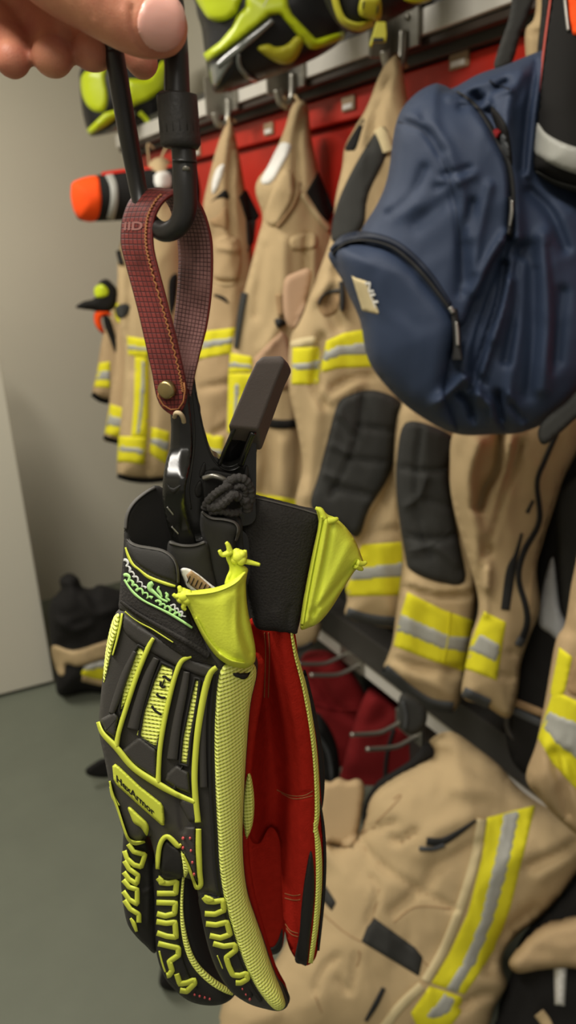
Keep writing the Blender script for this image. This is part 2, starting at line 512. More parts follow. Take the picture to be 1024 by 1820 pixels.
M['nail'] = material('finger nail', (226, 172, 158), 0.3, 0.4, sub=0.15)
def skin_material():
    t = NT('skin'); t.set(Roughness=0.5); t.b.inputs['Specular IOR Level'].default_value = 0.35
    tc = t.n('ShaderNodeTexCoord'); nz = t.n('ShaderNodeTexNoise', Scale=55.0, Detail=5.0); t.l(tc.outputs['Object'], nz.inputs['Vector'])
    cr = t.n('ShaderNodeValToRGB'); t.l(nz.outputs['Fac'], cr.inputs[0])
    cr.color_ramp.elements[0].position = 0.3; cr.color_ramp.elements[0].color = lin((184, 110, 92)) + (1,)
    cr.color_ramp.elements[1].position = 0.7; cr.color_ramp.elements[1].color = lin((212, 150, 116)) + (1,)
    t.l(cr.outputs[0], t.b.inputs['Base Color'])
    vo = t.n('ShaderNodeTexVoronoi', Scale=1500.0); t.l(tc.outputs['Object'], vo.inputs['Vector'])
    bp = t.n('ShaderNodeBump', Strength=0.12, Distance=0.0006); t.l(vo.outputs['Distance'], bp.inputs['Height']); t.l(bp.outputs['Normal'], t.b.inputs['Normal'])
    t.b.inputs['Subsurface Weight'].default_value = 0.15; t.b.inputs['Subsurface Radius'].default_value = (1, 0.35, 0.2); t.b.inputs['Subsurface Scale'].default_value = 0.003
    return t.m
M['skin'] = skin_material()
# ================================================================ THE ROOM
def struct(o): o['kind'] = 'structure'; return o
WALL_X, END_Y, CEIL = 1.26, 3.45, 2.75
struct(box('floor', (-1.9, -1.6, -0.1), (WALL_X + 0.1, END_Y + 0.1, 0.0), M['floor']))
struct(box('wall_right', (WALL_X, -1.6, 0.0), (WALL_X + 0.1, END_Y + 0.1, CEIL), M['wall']))
struct(box('wall_end', (-1.9, END_Y, 0.0), (WALL_X, END_Y + 0.1, CEIL), M['wall']))
struct(box('wall_left', (-2.0, -1.6, 0.0), (-1.9, END_Y + 0.1, CEIL), M['wall']))
struct(box('ceiling', (-2.0, -1.6, CEIL), (WALL_X + 0.1, END_Y + 0.1, CEIL + 0.1), M['ceiling']))

def floor_pt(px, py):
    r = rays(px, py); return EYE + r * (-EYE[2] / r[2])
_c0, _c1 = floor_pt(97, 1216), floor_pt(0, 1241)
_dir = (_c1 - _c0); _dir /= np.linalg.norm(_dir); _nb = np.array([-_dir[1], _dir[0], 0.0])
if _nb[1] < 0: _nb = -_nb
def cupboard_box(z0, z1, inset, depth):
    V = []
    for z in (z0, z1):
        for q, w in ((inset, inset), (0.92, inset), (0.92, depth), (inset, depth)):
            p = _c0 + _dir * q + _nb * w; V.append((p[0], p[1], z))
    return V
cup = empty('cupboard', (_c0[0], _c0[1], 0.0), 'plain white panel built as a low cupboard against the wall at the left edge', 'cupboard')
BF = box_geo((0, 0, 0), (1, 1, 1))[1]
bevel(mk('body', cupboard_box(0.014, 1.22, 0.0, 0.32), BF, M['door'], cup, False), 0.003)  # unseen top set low so the ceiling lamp reaches the end wall
mk('shadow_line', cupboard_box(0.0, 0.0139, 0.02, 0.30), BF, M['rackblack'], cup, False)  # thin black base drawn as the shadow line under the body

# ================================================================ THE RACK
def on_x(px, py, x):
    r = rays(px, py); return EYE + r * (x / r[0])
rack = empty('gear_rack', (1.1, 1.3, 0.0), 'long steel gear rack with a pale shelf edge over hooks and a black lower beam', 'rack')
Y0, Y1 = -0.35, 3.05
box('shelf', (1.0, Y0, 1.905), (WALL_X - 0.002, Y1, 1.925), M['rackblack'], rack, 0.002)
box('shelf_edge', (0.985, Y0, 1.862), (1.0, Y1, 1.903), M['alu'], rack, 0.002)
box('rubber_strip', (0.995, Y0, 1.846), (1.02, Y1, 1.861), M['brownblack'], rack, 0.002)
box('shelf_rail', (1.03, Y0, 1.832), (1.09, Y1, 1.86), M['rackblack'], rack, 0.002)
box('beam', (1.05, Y0, 0.425), (1.12, Y1, 0.515), M['rackblack'], rack, 0.004)
box('lower_edge', (1.062, Y0, 0.372), (1.085, Y1, 0.424), M['alu'], rack, 0.002)
for y in (-0.2, 1.25, 2.68):
    box('upright', (1.13, y - 0.02, 0.0), (1.17, y + 0.02, 1.904), M['rackblack'], rack, 0.003)

box('shade_panel', (1.172, Y0, 0.0), (WALL_X - 0.003, Y1, 1.245), M['rackblack'], rack, 0.003)  # black panel added to stand in for the shade around the beam
locker = empty('locker_back', (1.2, 1.2, 0.5), 'red painted steel back panel behind the hanging gear', 'panel')
box('panel', (1.072, Y0, 1.25), (WALL_X - 0.003, Y1, 1.768), M['redsteel'], locker, 0.003)
box('header', (1.05, Y0, 1.772), (WALL_X - 0.003, Y1, 1.829), M['redsteel'], locker, 0.004)
for px, py in ((480, 229), (622, 184), (819, 106), (352, 268)):
    p = on_x(px, py, 1.05)
    b = box('label_plate', (1.044, p[1] - 0.025, p[2] - 0.014), (1.0505, p[1] + 0.025, p[2] + 0.014), M['plate'], locker, 0.001)
    box('paper_slip', (1.0425, p[1] - 0.018, p[2] - 0.010), (1.044, p[1] + 0.018, p[2] - 0.001), M['white'], b)

def coat_hook(px, py, label):
    p = on_x(px, py, 0.985); y = p[1]
    t = empty('coat_hook', (0.985, y, 1.84), label, 'hook', 'steel hooks along the shelf edge')
    box('back_plate', (0.976, y - 0.045, 1.846), (0.9848, y + 0.03, 1.93), M['zinc'], t, 0.001)
    box('flange', (0.925, y + 0.026, 1.838), (0.9848, y + 0.032, 1.93), M['zinc'], t, 0.001)
    V, F = tube_geo(smooth3([(0.972, y - 0.01, 1.875), (0.968, y - 0.01, 1.83), (0.955, y - 0.01, 1.812), (0.938, y - 0.01, 1.818), (0.93, y - 0.01, 1.842)]), 0.009, ring=10)
    mk('prong', V, F, M['zinc'], t)
    V, F = tube_geo([(0.9785, y - 0.018, 1.895), (0.972, y - 0.018, 1.895)], 0.006, ring=12)
    mk('bolt', V, F, M['zinc'], t)
    return t
coat_hook(722, 50, 'zinc hook plate on the shelf edge just left above the blue backpack')
coat_hook(527, 150, 'zinc hook plate holding the jacket with the long white label, middle of the shelf edge')
coat_hook(412, 195, 'zinc hook plate over the jacket with the narrow label, beside the carabiner sleeve')

def peg(px, py, label, dx=-0.11):
    p = on_x(px, py, 1.06)
    y, z = p[1], p[2]
    t = empty('peg', (1.06, y, z), label, 'hook', 'grey bent pegs under the lower beam')
    for k, yo in enumerate((0, 0.07)):
        V, F = tube_geo(smooth3([(1.06, y + yo, z), (1.02, y + yo, z - 0.008), (0.98, y + yo, z - 0.008), (1.06 + dx - 0.05, y + yo, z + 0.018)]), 0.006, ring=8)
        mk('prong', V, F, M['zinc'], t)
    box('back_plate', (1.052, y - 0.02, z - 0.025), (1.0618, y + 0.09, z + 0.03), M['zinc'], t, 0.001)
peg(745, 1305, 'pair of grey bent pegs crossing the red fabric bag, nearest pair under the beam')
peg(640, 1180, 'pair of grey bent pegs beside the yellow pull tab of the rear glove')

# ---------------------------------------------------------------- helmets
def tape(S, yel, sil, o=0.0025):
    a = S.patch('yellow_tape', yel, M['yellow'], o, 3, smooth=False)
    if sil is not None:
        S.patch('reflective_band', sil, M['silver'], o + 0.0028, 2, parent=a, smooth=False)
    return a

def thing_sheet(name, label, cat, outline, plane, mat, group=None, body='body', **kw):
    o = np.array(outline, float); c = plane.at(o[:, 0].mean(), o[:, 1].max())
    t = empty(name, c, label, cat, group)
    return t, Sheet(body, outline, plane, mat, parent=t, **kw)

pl = Plane(500, 60, 1.5)
t, S = thing_sheet('fire_helmet', 'black fire helmet with a bold neon yellow frame and smoky visor, centre of the shelf', 'helmet',
    [(343, -90), (348, 10), (358, 50), (364, 95), (372, 140), (382, 165), (420, 160), (470, 142), (520, 122), (575, 96), (612, 66), (625, 20), (620, -90)],
    pl, M['helmetblack'], 'helmets on the shelf', body='shell', T=((0.03, 20), (0.08, 150)), Tb=0.10, step=8)
S.patch('neon_frame', [(361, 96), (368, 111), (403, 89), (441, 60), (482, 27), (497, 25), (523, 56), (550, 87), (562, 88), (612, 70), (612, 55), (562, 70), (519, 25), (513, 10), (510, -20), (438, -20), (436, 13), (421, 28), (413, 48), (391, 74)], M['neonplastic'], 0.012, 7, smooth=False)
S.patch('neon_cheek', [(350, -12), (362, 22), (375, 36), (396, 38), (418, 27), (425, 12), (426, -12)], M['neonplastic'], 0.014, 10)
S.patch('reflection_patch', [(462, 19), (478, 10), (487, -10), (470, -10), (466, 6)], M['white'], 0.0135, 3, smooth=False)  # white patch painted as a reflection on the shell
S.strip('visor_edge', [(385, 118), (410, 97), (445, 70), (485, 36)], [10, 14, 14, 10], M['visor'], 0.014)
S.patch('chin_cup', [(457, 86), (480, 105), (500, 114), (520, 111), (534, 92), (540, 70), (526, 64), (512, 78), (492, 84), (476, 78)], M['neonstrap'], 0.01, 6)
S.strip('visor_arm', [(424, 96), (426, 118), (440, 136), (458, 146)], [7, 9, 9, 6], M['visor'], 0.012)
S.patch('visor_shield', [(372, 118), (384, 112), (402, 100), (418, 104), (404, 126), (388, 150), (378, 152)], M['visor'], 0.008, 5)

pl = Plane(220, 180, 2.62)
t, S = thing_sheet('fire_helmet', 'neon yellow and black fire helmet at the far end of the shelf, behind the fingers', 'helmet',
    [(146, 118), (142, 150), (146, 195), (156, 234), (166, 242), (200, 236), (245, 222), (275, 243), (300, 215), (320, 150), (310, 95), (260, 55), (190, 70)],
    pl, M['helmetblack'], 'helmets on the shelf', body='shell', T=((0.02, 12), (0.08, 80)), Tb=0.10, step=7)
S.patch('neon_cheek', [(145, 135), (145, 165), (155, 188), (170, 199), (186, 196), (192, 172), (187, 138), (192, 112), (168, 116)], M['neonplastic'], 0.012, 7)
S.patch('neon_frame', [(154, 231), (160, 241), (188, 225), (212, 206), (240, 188), (265, 178), (290, 160), (300, 120), (290, 105), (262, 140), (228, 140), (222, 180), (205, 195), (186, 200)], M['neonplastic'], 0.014, 6, smooth=False)
S.strip('neon_strap', [(248, 200), (262, 215), (273, 236)], 9, M['neonplastic'], 0.010)
S.patch('visor_shield', [(162, 243), (190, 230), (225, 205), (240, 196), (235, 215), (205, 232)], M['visor'], 0.01, 5)

pl = Plane(660, 20, 1.28)
t, S = thing_sheet('fire_helmet', 'black fire helmet with dull yellow chin straps, above the hook left of the backpack', 'helmet',
    [(628, -90), (588, -70), (572, -20), (590, 28), (612, 52), (640, 58), (668, 44), (700, 32), (745, 8), (775, -10), (780, -90)],
    pl, M['helmetblack'], 'helmets on the shelf', body='shell', T=((0.02, 14), (0.06, 90)), Tb=0.10, step=8)
S.strip('chin_strap', [(592, -20), (600, 15), (612, 38), (638, 48), (664, 40)], [13, 13, 14, 16, 14], M['neonstrap'], 0.012)
b = S.patch('buckle', [(643, -4), (660, -6), (676, -4), (679, 20), (674, 38), (660, 37), (640, 28), (637, 14)], M['neonstrap'], 0.020, 5)
for a in ((646, 9), (671, 18)):
    S.strip('strap_slot', [(a[0] + 1, a[1] - 7), (a[0] - 1, a[1] + 7)], 4, M['zip'], 0.022, parent=b)
S.strip('neon_rim', [(718, -2), (740, 3), (762, -2), (770, -12)], [5, 8, 8, 6], M['neonplastic'], 0.014)
p2 = Plane(675, 60, 1.22)
b = plate('strap_buckle', [(669, 38), (686, 38), (688, 62), (686, 74), (664, 74), (660, 84), (656, 80), (662, 62)], p2, -0.008, 0.004, M['neonstrap'], t, False, 0.002)
S2 = Sheet('x', [(655, 36), (690, 36), (690, 90), (655, 90)], p2, None, build=False, T=((0.004, 1),))
S2.strip('strap_slot', [(663, 71), (682, 71)], 8, M['zip'], 0.002, parent=b)

# ---------------------------------------------------------------- far garments
pl = Plane(185, 640, 2.80)
t, S = thing_sheet('turnout_jacket', 'tan turnout jacket at the far end of the row, only its narrow edge showing', 'jacket',
    [(250, 320), (236, 400), (220, 470), (200, 540), (182, 600), (172, 660), (164, 700), (180, 712), (210, 716), (245, 700), (265, 480), (268, 320)], pl, M['tan2'], 'turnout jackets on hooks',
    T=((0.02, 10), (0.05, 60)), Tb=0.08, step=6, noise=((0.006, 18, 3, 4), (0.0028, 13, 13, 2.2)))
tape(S, [(176, 645), (196, 642), (196, 690), (167, 688)], [(174, 659), (196, 657), (196, 677), (170, 676)])
S.strip('hem_binding', [(164, 700), (180, 711), (206, 716)], 9, M['lining'], 0.004)

pl = Plane(175, 560, 2.55)
t, S = thing_sheet('work_glove', 'small black glove with yellow spot and orange loop clipped to the farthest jacket', 'glove',
    [(178, 500), (190, 496), (202, 506), (209, 518), (207, 540), (198, 552), (182, 556), (166, 552), (150, 550), (134, 546), (148, 536), (168, 530), (172, 512)], pl, M['lining'], None,
    T=((0.02, 12),), Tb=0.02, step=4)
S.patch('yellow_spot', [(168, 512), (180, 505), (192, 514), (190, 526), (170, 528)], M['neonplastic'], 0.004, 3)
S2 = Sheet('orange_loop', [(168, 556), (180, 551), (194, 553), (198, 562), (187, 560), (180, 568), (184, 584), (186, 594), (176, 588), (168, 574)], pl, M['orange'], parent=t, T=((0.014, 6),), Tb=0.01, step=4)
Sheet('black_strap', [(184, 560), (196, 566), (204, 592), (212, 626), (206, 630), (194, 600), (186, 580)], pl, M['lining'], parent=t, T=((0.012, 6),), Tb=0.01, step=4)

pl = Plane(215, 650, 2.62)
t, S = thing_sheet('turnout_jacket', 'tan turnout jacket second from the far end, its lower hem with yellow tape showing', 'jacket',
    [(258, 310), (240, 380), (222, 440), (212, 465), (206, 540), (204, 640), (196, 700), (188, 760), (184, 782), (206, 788), (240, 790), (262, 700), (275, 440), (276, 310)], pl, M['tan2'], 'turnout jackets on hooks',
    T=((0.02, 10), (0.05, 50)), Tb=0.08, step=6, noise=((0.006, 18, 5, 4), (0.0028, 13, 15, 2.2)))
tape(S, [(196, 718), (228, 728), (224, 782), (186, 770)], [(194, 736), (226, 744), (224, 764), (189, 756)])
S.strip('hem_binding', [(184, 776), (206, 785), (236, 789)], 8, M['lining'], 0.004)
S.patch('shoulder_flash', [(205, 540), (226, 545), (228, 575), (206, 570)], M['yellow'], 0.003, 3)

pl = Plane(280, 480, 2.40)
t, S = thing_sheet('turnout_jacket', 'tan turnout jacket with a vertical yellow band, behind the leather strap', 'jacket',
    [(270, 285), (250, 330), (226, 400), (210, 455), (212, 560), (221, 640), (217, 720), (211, 790), (209, 846), (232, 853), (262, 855), (300, 852), (330, 830), (352, 760), (352, 600), (350, 480), (342, 400), (322, 330), (300, 285)],
    pl, M['tan'], 'turnout jackets on hooks', T=((0.02, 10), (0.07, 70)), Tb=0.08, step=7, noise=((0.008, 22, 8, 4), (0.0028, 13, 18, 2.2)),
    folds=[([(266, 640), (268, 740), (262, 850)], 6, -0.02), ([(235, 480), (228, 560), (234, 660)], 7, -0.015), ([(300, 560), (305, 700)], 8, 0.012)])
tape(S, [(226, 597), (266, 604), (266, 638), (228, 632)], [(226, 611), (266, 616), (266, 627), (228, 623)])
tape(S, [(240, 634), (266, 636), (266, 700), (264, 778), (233, 778), (238, 720)], [(250, 640), (260, 641), (259, 700), (250, 775), (240, 772), (247, 714)])
tape(S, [(211, 775), (262, 777), (257, 826), (208, 820)], [(211, 788), (259, 796), (257, 811), (209, 804)], 0.005)
tape(S, [(267, 758), (302, 768), (297, 826), (264, 806)], [(267, 774), (302, 784), (299, 806), (265, 789)])
S.strip('hem_binding', [(209, 845), (232, 852), (262, 855), (300, 851)], 9, M['lining'], 0.004)
S.patch('collar_label', [(272, 312), (288, 304), (308, 308), (314, 322), (306, 336), (284, 338), (272, 330)], M['white'], 0.02, 4)
S.patch('black_patch', [(206, 545), (230, 540), (228, 560), (210, 566)], M['cloth_black'], 0.004, 3)
S.strip('black_strap', [(210, 445), (216, 470)], [8, 10], M['lining'], 0.01)
S.patch('black_pocket_flap', [(300, 500), (316, 488), (312, 540), (302, 560)], M['lining'], 0.004, 3)  # small black cloth patch on the jacket front

pl = Plane(410, 300, 2.02)
t, S = thing_sheet('turnout_jacket', 'tan turnout jacket with a narrow white label and dark chest opening, beside the leather strap', 'jacket',
    [(402, 222), (386, 260), (370, 322), (361, 368), (366, 400), (376, 430), (372, 520), (360, 600), (345, 680), (350, 760), (372, 825), (410, 850), (455, 850), (462, 700), (458, 600), (452, 500), (446, 410), (438, 350), (424, 270), (413, 222)],
    pl, M['tan2'], 'turnout jackets on hooks', T=((0.02, 9), (0.06, 60)), Tb=0.07, step=6, noise=((0.008, 20, 11, 4), (0.0028, 13, 111, 2.2)),
    folds=[([(414, 250), (408, 330), (412, 420)], 6, -0.018), ([(385, 440), (420, 445)], 5, 0.012), ([(380, 500), (425, 502)], 4, -0.012), ([(360, 690), (410, 680)], 7, -0.012), ([(382, 770), (420, 748)], 6, -0.014)])
tape(S, [(352, 590), (420, 582), (420, 627), (346, 640)], [(350, 606), (420, 597), (420, 611), (348, 624)])
tape(S, [(362, 770), (398, 776), (396, 816), (366, 812)], [(364, 794), (397, 798), (396, 812), (366, 808)])
S.patch('collar_label', [(377, 326), (384, 302), (397, 291), (398, 302), (388, 332), (378, 346)], M['white'], 0.006, 3)
S.patch('chest_opening', [(374, 360), (390, 344), (402, 337), (410, 356), (398, 352), (384, 354)], M['lining'], 0.004, 3)
S.patch('pocket_mouth', [(372, 392), (388, 384), (398, 368), (406, 382), (404, 410), (392, 404), (378, 402)], M['tandirty'], 0.004, 5)
S.patch('side_panel', [(424, 350), (438, 336), (462, 384), (456, 392), (438, 392)], M['lining'], 0.004, 3, smooth=False)
S.patch('side_tab', [(437, 392), (456, 388), (452, 430), (440, 450)], M['cloth_black'], 0.005, 3, smooth=False)
S.strip('zip_slot', [(380, 524), (396, 530), (405, 538)], [4, 7, 4], M['lining'], 0.004)
S.strip('pocket_edge', [(376, 498), (398, 505), (420, 503)], 5, M['tan'], 0.006)
S.patch('pocket', [(380, 428), (424, 424), (424, 496), (378, 492)], M['tan2'], 0.006, 4)

pl = Plane(530, 300, 1.74)
t, S = thing_sheet('turnout_jacket', 'tan turnout jacket with a long white label and curved chest pocket, centre of the row', 'jacket',
    [(522, 184), (504, 235), (480, 290), (458, 320), (455, 345), (467, 385), (458, 425), (444, 480), (424, 560), (411, 630), (407, 690), (402, 760), (408, 860), (440, 905), (540, 915), (575, 850), (585, 700), (590, 560), (596, 440), (588, 390), (568, 312), (553, 240), (546, 186)],
    pl, M['tan'], 'turnout jackets on hooks', T=((0.02, 10), (0.06, 70)), Tb=0.07, step=7, noise=((0.008, 30, 14, 5), (0.0028, 13, 114, 2.2)),
    folds=[([(540, 200), (528, 250), (530, 330)], 8, -0.02), ([(545, 420), (545, 540)], 6, -0.016), ([(505, 430), (500, 560), (470, 620)], 12, 0.014), ([(470, 440), (455, 560)], 9, -0.012), ([(556, 440), (552, 560)], 9, 0.012), ([(450, 700), (480, 790), (470, 870)], 14, -0.02), ([(500, 790), (505, 880)], 14, 0.012), ([(530, 700), (536, 800), (530, 880)], 10, -0.02)])
S.patch('collar_label', [(464, 320), (478, 292), (492, 264), (502, 253), (517, 257), (514, 272), (500, 298), (484, 324), (470, 328)], M['white'], 0.006, 4)
f = S.patch('chest_pocket', [(470, 392), (476, 360), (496, 312), (510, 300), (522, 312), (524, 345), (508, 380), (490, 404)], M['tan'], 0.014, 7)
S.strip('pocket_zip', [(531, 322), (529, 345), (516, 372), (492, 403)], 6, M['tandirty'], 0.012)
S.patch('side_panel', [(544, 342), (566, 304), (594, 372), (582, 402)], M['lining'], 0.004, 3, smooth=False)
S.strip('pale_piping', [(538, 346), (560, 378), (586, 408)], 10, M['tanpale'], 0.008)
S.strip('side_strap', [(434, 520), (427, 560), (419, 618)], [11, 11, 8], M['cloth_black'], 0.010)
S.patch('upper_pocket', [(518, 420), (560, 414), (562, 440), (520, 446)], M['tan'], 0.010, 4)
tape(S, [(409, 627), (448, 634), (450, 662), (406, 664)], [(408, 641), (448, 646), (449, 658), (406, 654)])
tape(S, [(406, 664), (450, 664), (446, 720), (424, 770), (404, 770)], [(414, 680), (428, 680), (424, 740), (413, 745)])
S.strip('shade_band', [(452, 740), (480, 752), (512, 754), (545, 748)], [14, 16, 16, 14], M['lining'], 0.008)  # black strip painted as the dark shade across the lower jacket
S.patch('hem_tape', [(430, 872), (480, 880), (545, 892), (540, 908), (440, 900)], M['yellow'], 0.004, 3, smooth=False)
S.patch('pink_flap', [(452, 636), (476, 612), (500, 588), (512, 598), (520, 640), (520, 690), (470, 700), (450, 680)], M['pinktan'], 0.014, 8, smooth=False)
S.strip('green_webbing', [(496, 524), (500, 560)], [14, 12], M['tandirty'], 0.012)
S.patch('strap_clip', [(488, 568), (500, 566), (510, 574), (500, 582), (492, 582)], M['zip'], 0.018, 4)

# ---------------------------------------------------------------- trousers with knee pads
pl = Plane(690, 110, 1.40)
t = empty('turnout_trousers', pl.at(720, 1260), 'tan turnout trousers with quilted black knee pads, half behind the blue backpack', 'trousers')
S = Sheet('trouser_body', [(692, 106), (674, 135), (652, 190), (630, 228), (613, 262), (608, 300), (597, 350), (588, 420), (560, 500), (530, 570), (515, 610), (514, 690), (528, 760), (538, 830), (526, 900), (560, 965), (600, 1000), (617, 1060), (614, 1094), (650, 1108), (712, 1112), (735, 1050), (745, 980), (760, 900), (775, 740), (800, 700), (820, 500), (790, 300), (735, 215), (712, 108)],
    pl, M['tan'], parent=t, T=((0.02, 12), (0.055, 90)), Tb=0.05, step=8, noise=((0.006, 40, 21, 4), (0.0028, 13, 121, 2.2)),
    folds=[([(700, 110), (672, 180), (655, 260)], 7, -0.016), ([(572, 600), (560, 680), (575, 720)], 8, -0.022), ([(590, 690), (620, 675), (660, 668)], 6, -0.014), ([(590, 712), (640, 680)], 7, 0.01), ([(715, 740), (700, 850), (660, 930), (640, 970)], 11, -0.03), ([(690, 930), (680, 1000), (690, 1080)], 18, 0.012), ([(570, 700), (555, 800), (545, 880)], 12, 0.014), ([(545, 540), (570, 520), (590, 500)], 10, 0.02), ([(600, 480), (585, 540), (600, 580)], 10, -0.02), ([(640, 950), (720, 940)], 8, -0.01), ([(646, 700), (636, 770), (614, 830), (590, 880)], 6, -0.008), ([(640, 758), (700, 766)], 6, -0.008), ([(622, 816), (684, 822)], 6, -0.008), ([(596, 868), (665, 882)], 7, -0.010), ([(600, 730), (630, 764)], 6, 0.006), ([(588, 790), (620, 806)], 7, 0.007), ([(574, 842), (604, 852)], 7, 0.007), ([(600, 750), (622, 776)], 6, -0.007)])
S.patch('shoulder_pad', [(678, 224), (692, 262), (655, 345), (645, 405), (612, 424), (590, 428), (592, 390), (608, 340), (640, 278)], M['cloth_black'], 0.008, 6)
S.strip('brace_strap', [(672, 228), (682, 245), (690, 270)], [18, 22, 20], M['tanpale'], 0.012)
S.patch('brace_opening', [(613, 264), (632, 230), (648, 210), (634, 262), (624, 268)], M['lining'], 0.004, 3)
tape(S, [(520, 618), (571, 616), (566, 684), (518, 684)], [(520, 645), (570, 638), (567, 658), (519, 662)])
tape(S, [(580, 606), (610, 592), (642, 586), (670, 590), (672, 652), (600, 655), (569, 664), (572, 640)], [(577, 624), (600, 612), (648, 607), (672, 610), (672, 632), (612, 633), (569, 648)])
S.patch('pale_patch', [(520, 605), (560, 598), (562, 612), (520, 618)], M['tanpale'], 0.004, 3)
S.patch('ear_flap', [(505, 500), (526, 484), (552, 478), (552, 510), (536, 560), (520, 586), (505, 560)], M['pinktan'], 0.010, 8)
S.patch('pocket_mouth', [(562, 532), (590, 516), (605, 530), (598, 556), (575, 562)], M['tandirty'], 0.006, 6)
S.strip('pocket_edge', [(566, 540), (576, 524), (602, 515)], 5, M['hem'], 0.012)
S.strip('strap_toggle', [(606, 500), (609, 530), (608, 552)], [8, 10, 7], M['zip'], 0.03)
k1 = S.patch('knee_pad', [(600, 718), (622, 702), (648, 694), (680, 697), (716, 720), (710, 782), (690, 849), (656, 905), (636, 955), (600, 930), (553, 902), (566, 844), (582, 782)], M['cloth_black'], 0.018, 12)
for ln in ([(642, 700), (632, 770), (612, 830), (590, 880)], [(640, 756), (690, 764)], [(622, 814), (676, 820)], [(596, 868), (655, 880)], [(606, 736), (628, 762)], [(590, 790), (618, 806)], [(576, 842), (600, 850)]):
    S.strip('quilt_seam', ln, 4, M['cloth_black'], 0.0205, parent=k1)
tape(S, [(640, 968), (728, 962), (732, 1028), (726, 1058), (620, 1060), (614, 1048), (630, 1013)], [(629, 1008), (728, 996), (731, 1026), (622, 1034)])
S.strip('hem_binding', [(616, 1088), (645, 1098), (680, 1104), (716, 1106)], 18, M['hem'], 0.006)
p2 = Plane(770, 720, 1.52)
S = Sheet('trouser_leg', [(714, 716), (700, 800), (702, 900), (715, 980), (712, 1030), (705, 1080), (698, 1140), (688, 1170), (684, 1190), (720, 1224), (768, 1256), (808, 1264), (825, 1220), (838, 1150), (846, 1090), (852, 1020), (850, 960), (842, 900), (830, 830), (828, 780), (812, 740), (764, 712)],
    p2, M['tan'], parent=t, T=((0.025, 14), (0.05, 70)), Tb=0.05, step=8, noise=((0.006, 34, 25, 3), (0.0028, 13, 125, 2.2)),
    folds=[([(720, 1030), (770, 1046), (830, 1044)], 7, 0.014), ([(722, 1046), (780, 1060), (830, 1058)], 5, -0.014), ([(826, 900), (838, 1000), (846, 1080)], 8, 0.012), ([(700, 1172), (760, 1190), (828, 1186)], 7, -0.014), ([(800, 1196), (825, 1200)], 7, -0.015), ([(716, 1200), (770, 1215), (816, 1240)], 10, 0.01), ([(748, 766), (738, 850), (744, 930), (764, 990)], 6, -0.008), ([(704, 830), (760, 838), (800, 832)], 6, -0.008), ([(708, 950), (764, 960), (818, 950)], 7, -0.009), ([(720, 900), (746, 880), (756, 850)], 7, 0.007), ([(724, 984), (770, 970), (812, 1000)], 8, 0.008), ([(760, 890), (800, 900)], 7, -0.006)])
k2 = S.patch('knee_pad', [(720, 752), (766, 756), (808, 782), (798, 828), (803, 885), (818, 967), (826, 1035), (776, 1034), (730, 1014), (720, 987), (705, 885), (706, 808)], M['cloth_black'], 0.018, 12)
for ln in ([(748, 766), (738, 850), (744, 930), (764, 990)], [(712, 830), (760, 838), (796, 834)], [(718, 950), (764, 960), (812, 952)], [(720, 900), (744, 884), (758, 850)], [(724, 980), (770, 968), (800, 940)]):
    S.strip('quilt_seam', ln, 4, M['cloth_black'], 0.0205, parent=k2)
tape(S, [(724, 1052), (786, 1083), (845, 1104), (828, 1195), (766, 1174), (699, 1148), (711, 1096)], [(712, 1088), (797, 1127), (840, 1132), (831, 1161), (786, 1156), (705, 1122)])
S.strip('tape_seam', [(800, 1088), (797, 1130), (788, 1180)], 3, M['yellow'], 0.006)
S.strip('hem_binding', [(682, 1188), (722, 1224), (764, 1251), (806, 1258)], 20, M['hem'], 0.008)

# ---------------------------------------------------------------- open jacket with zips
pl = Plane(900, 900, 1.42, yaw=10)
t, S = thing_sheet('turnout_jacket', 'tan turnout jacket with wavy black zips, hanging under the backpack', 'jacket',
    [(812, 760), (800, 840), (806, 900), (828, 980), (848, 1050), (850, 1090), (838, 1130), (829, 1180), (822, 1238), (862, 1254), (904, 1276), (920, 1232), (926, 1180), (942, 1130), (960, 1080), (955, 1000), (986, 900), (1002, 850), (1030, 790), (1040, 720), (900, 740)],
    pl, M['tan'], 'turnout jackets on hooks', T=((0.018, 8), (0.04, 60)), Tb=0.05, step=7, noise=((0.006, 30, 31, 5), (0.0028, 13, 131, 2.2)),
    folds=[([(890, 770), (886, 830), (862, 868), (850, 900)], 9, -0.04), ([(850, 790), (832, 860), (850, 960), (860, 1040)], 14, 0.03), ([(905, 790), (890, 880), (872, 960)], 12, 0.02), ([(925, 790), (900, 860), (878, 940), (868, 980)], 8, -0.022), ([(860, 960), (852, 1060)], 8, -0.02), ([(868, 1010), (862, 1090)], 7, 0.014), ([(905, 1160), (925, 1164)], 5, -0.01), ([(888, 1200), (915, 1206)], 5, -0.01)])
S.strip('front_zip', [(990, 770), (968, 820), (955, 859), (959, 926), (931, 982), (922, 1028), (935, 1079), (937, 1110), (926, 1142)], [9, 9, 9, 10, 11, 10, 11, 12, 14], M['zip'], 0.004)
S.strip('pocket_zip', [(928, 948), (918, 985), (908, 1016), (898, 1084)], [5, 8, 17, 16], M['zip'], 0.004)
S.strip('short_zip', [(948, 890), (943, 900), (937, 912)], [5, 6, 7], M['zip'], 0.004)
S.strip('zip_end', [(928, 1134), (921, 1148)], 14, M['hem'], 0.008)
S.strip('placket_seam', [(1004, 830), (982, 900), (962, 970), (947, 1020), (944, 1080)], 2.5, M['tan2'], 0.003)
tape(S, [(860, 1086), (900, 1106), (884, 1210), (826, 1188), (838, 1137)], [(852, 1123), (892, 1146), (884, 1180), (833, 1156)])
S.strip('hem_binding', [(823, 1229), (846, 1240), (870, 1252)], 18, M['hem'], 0.006)

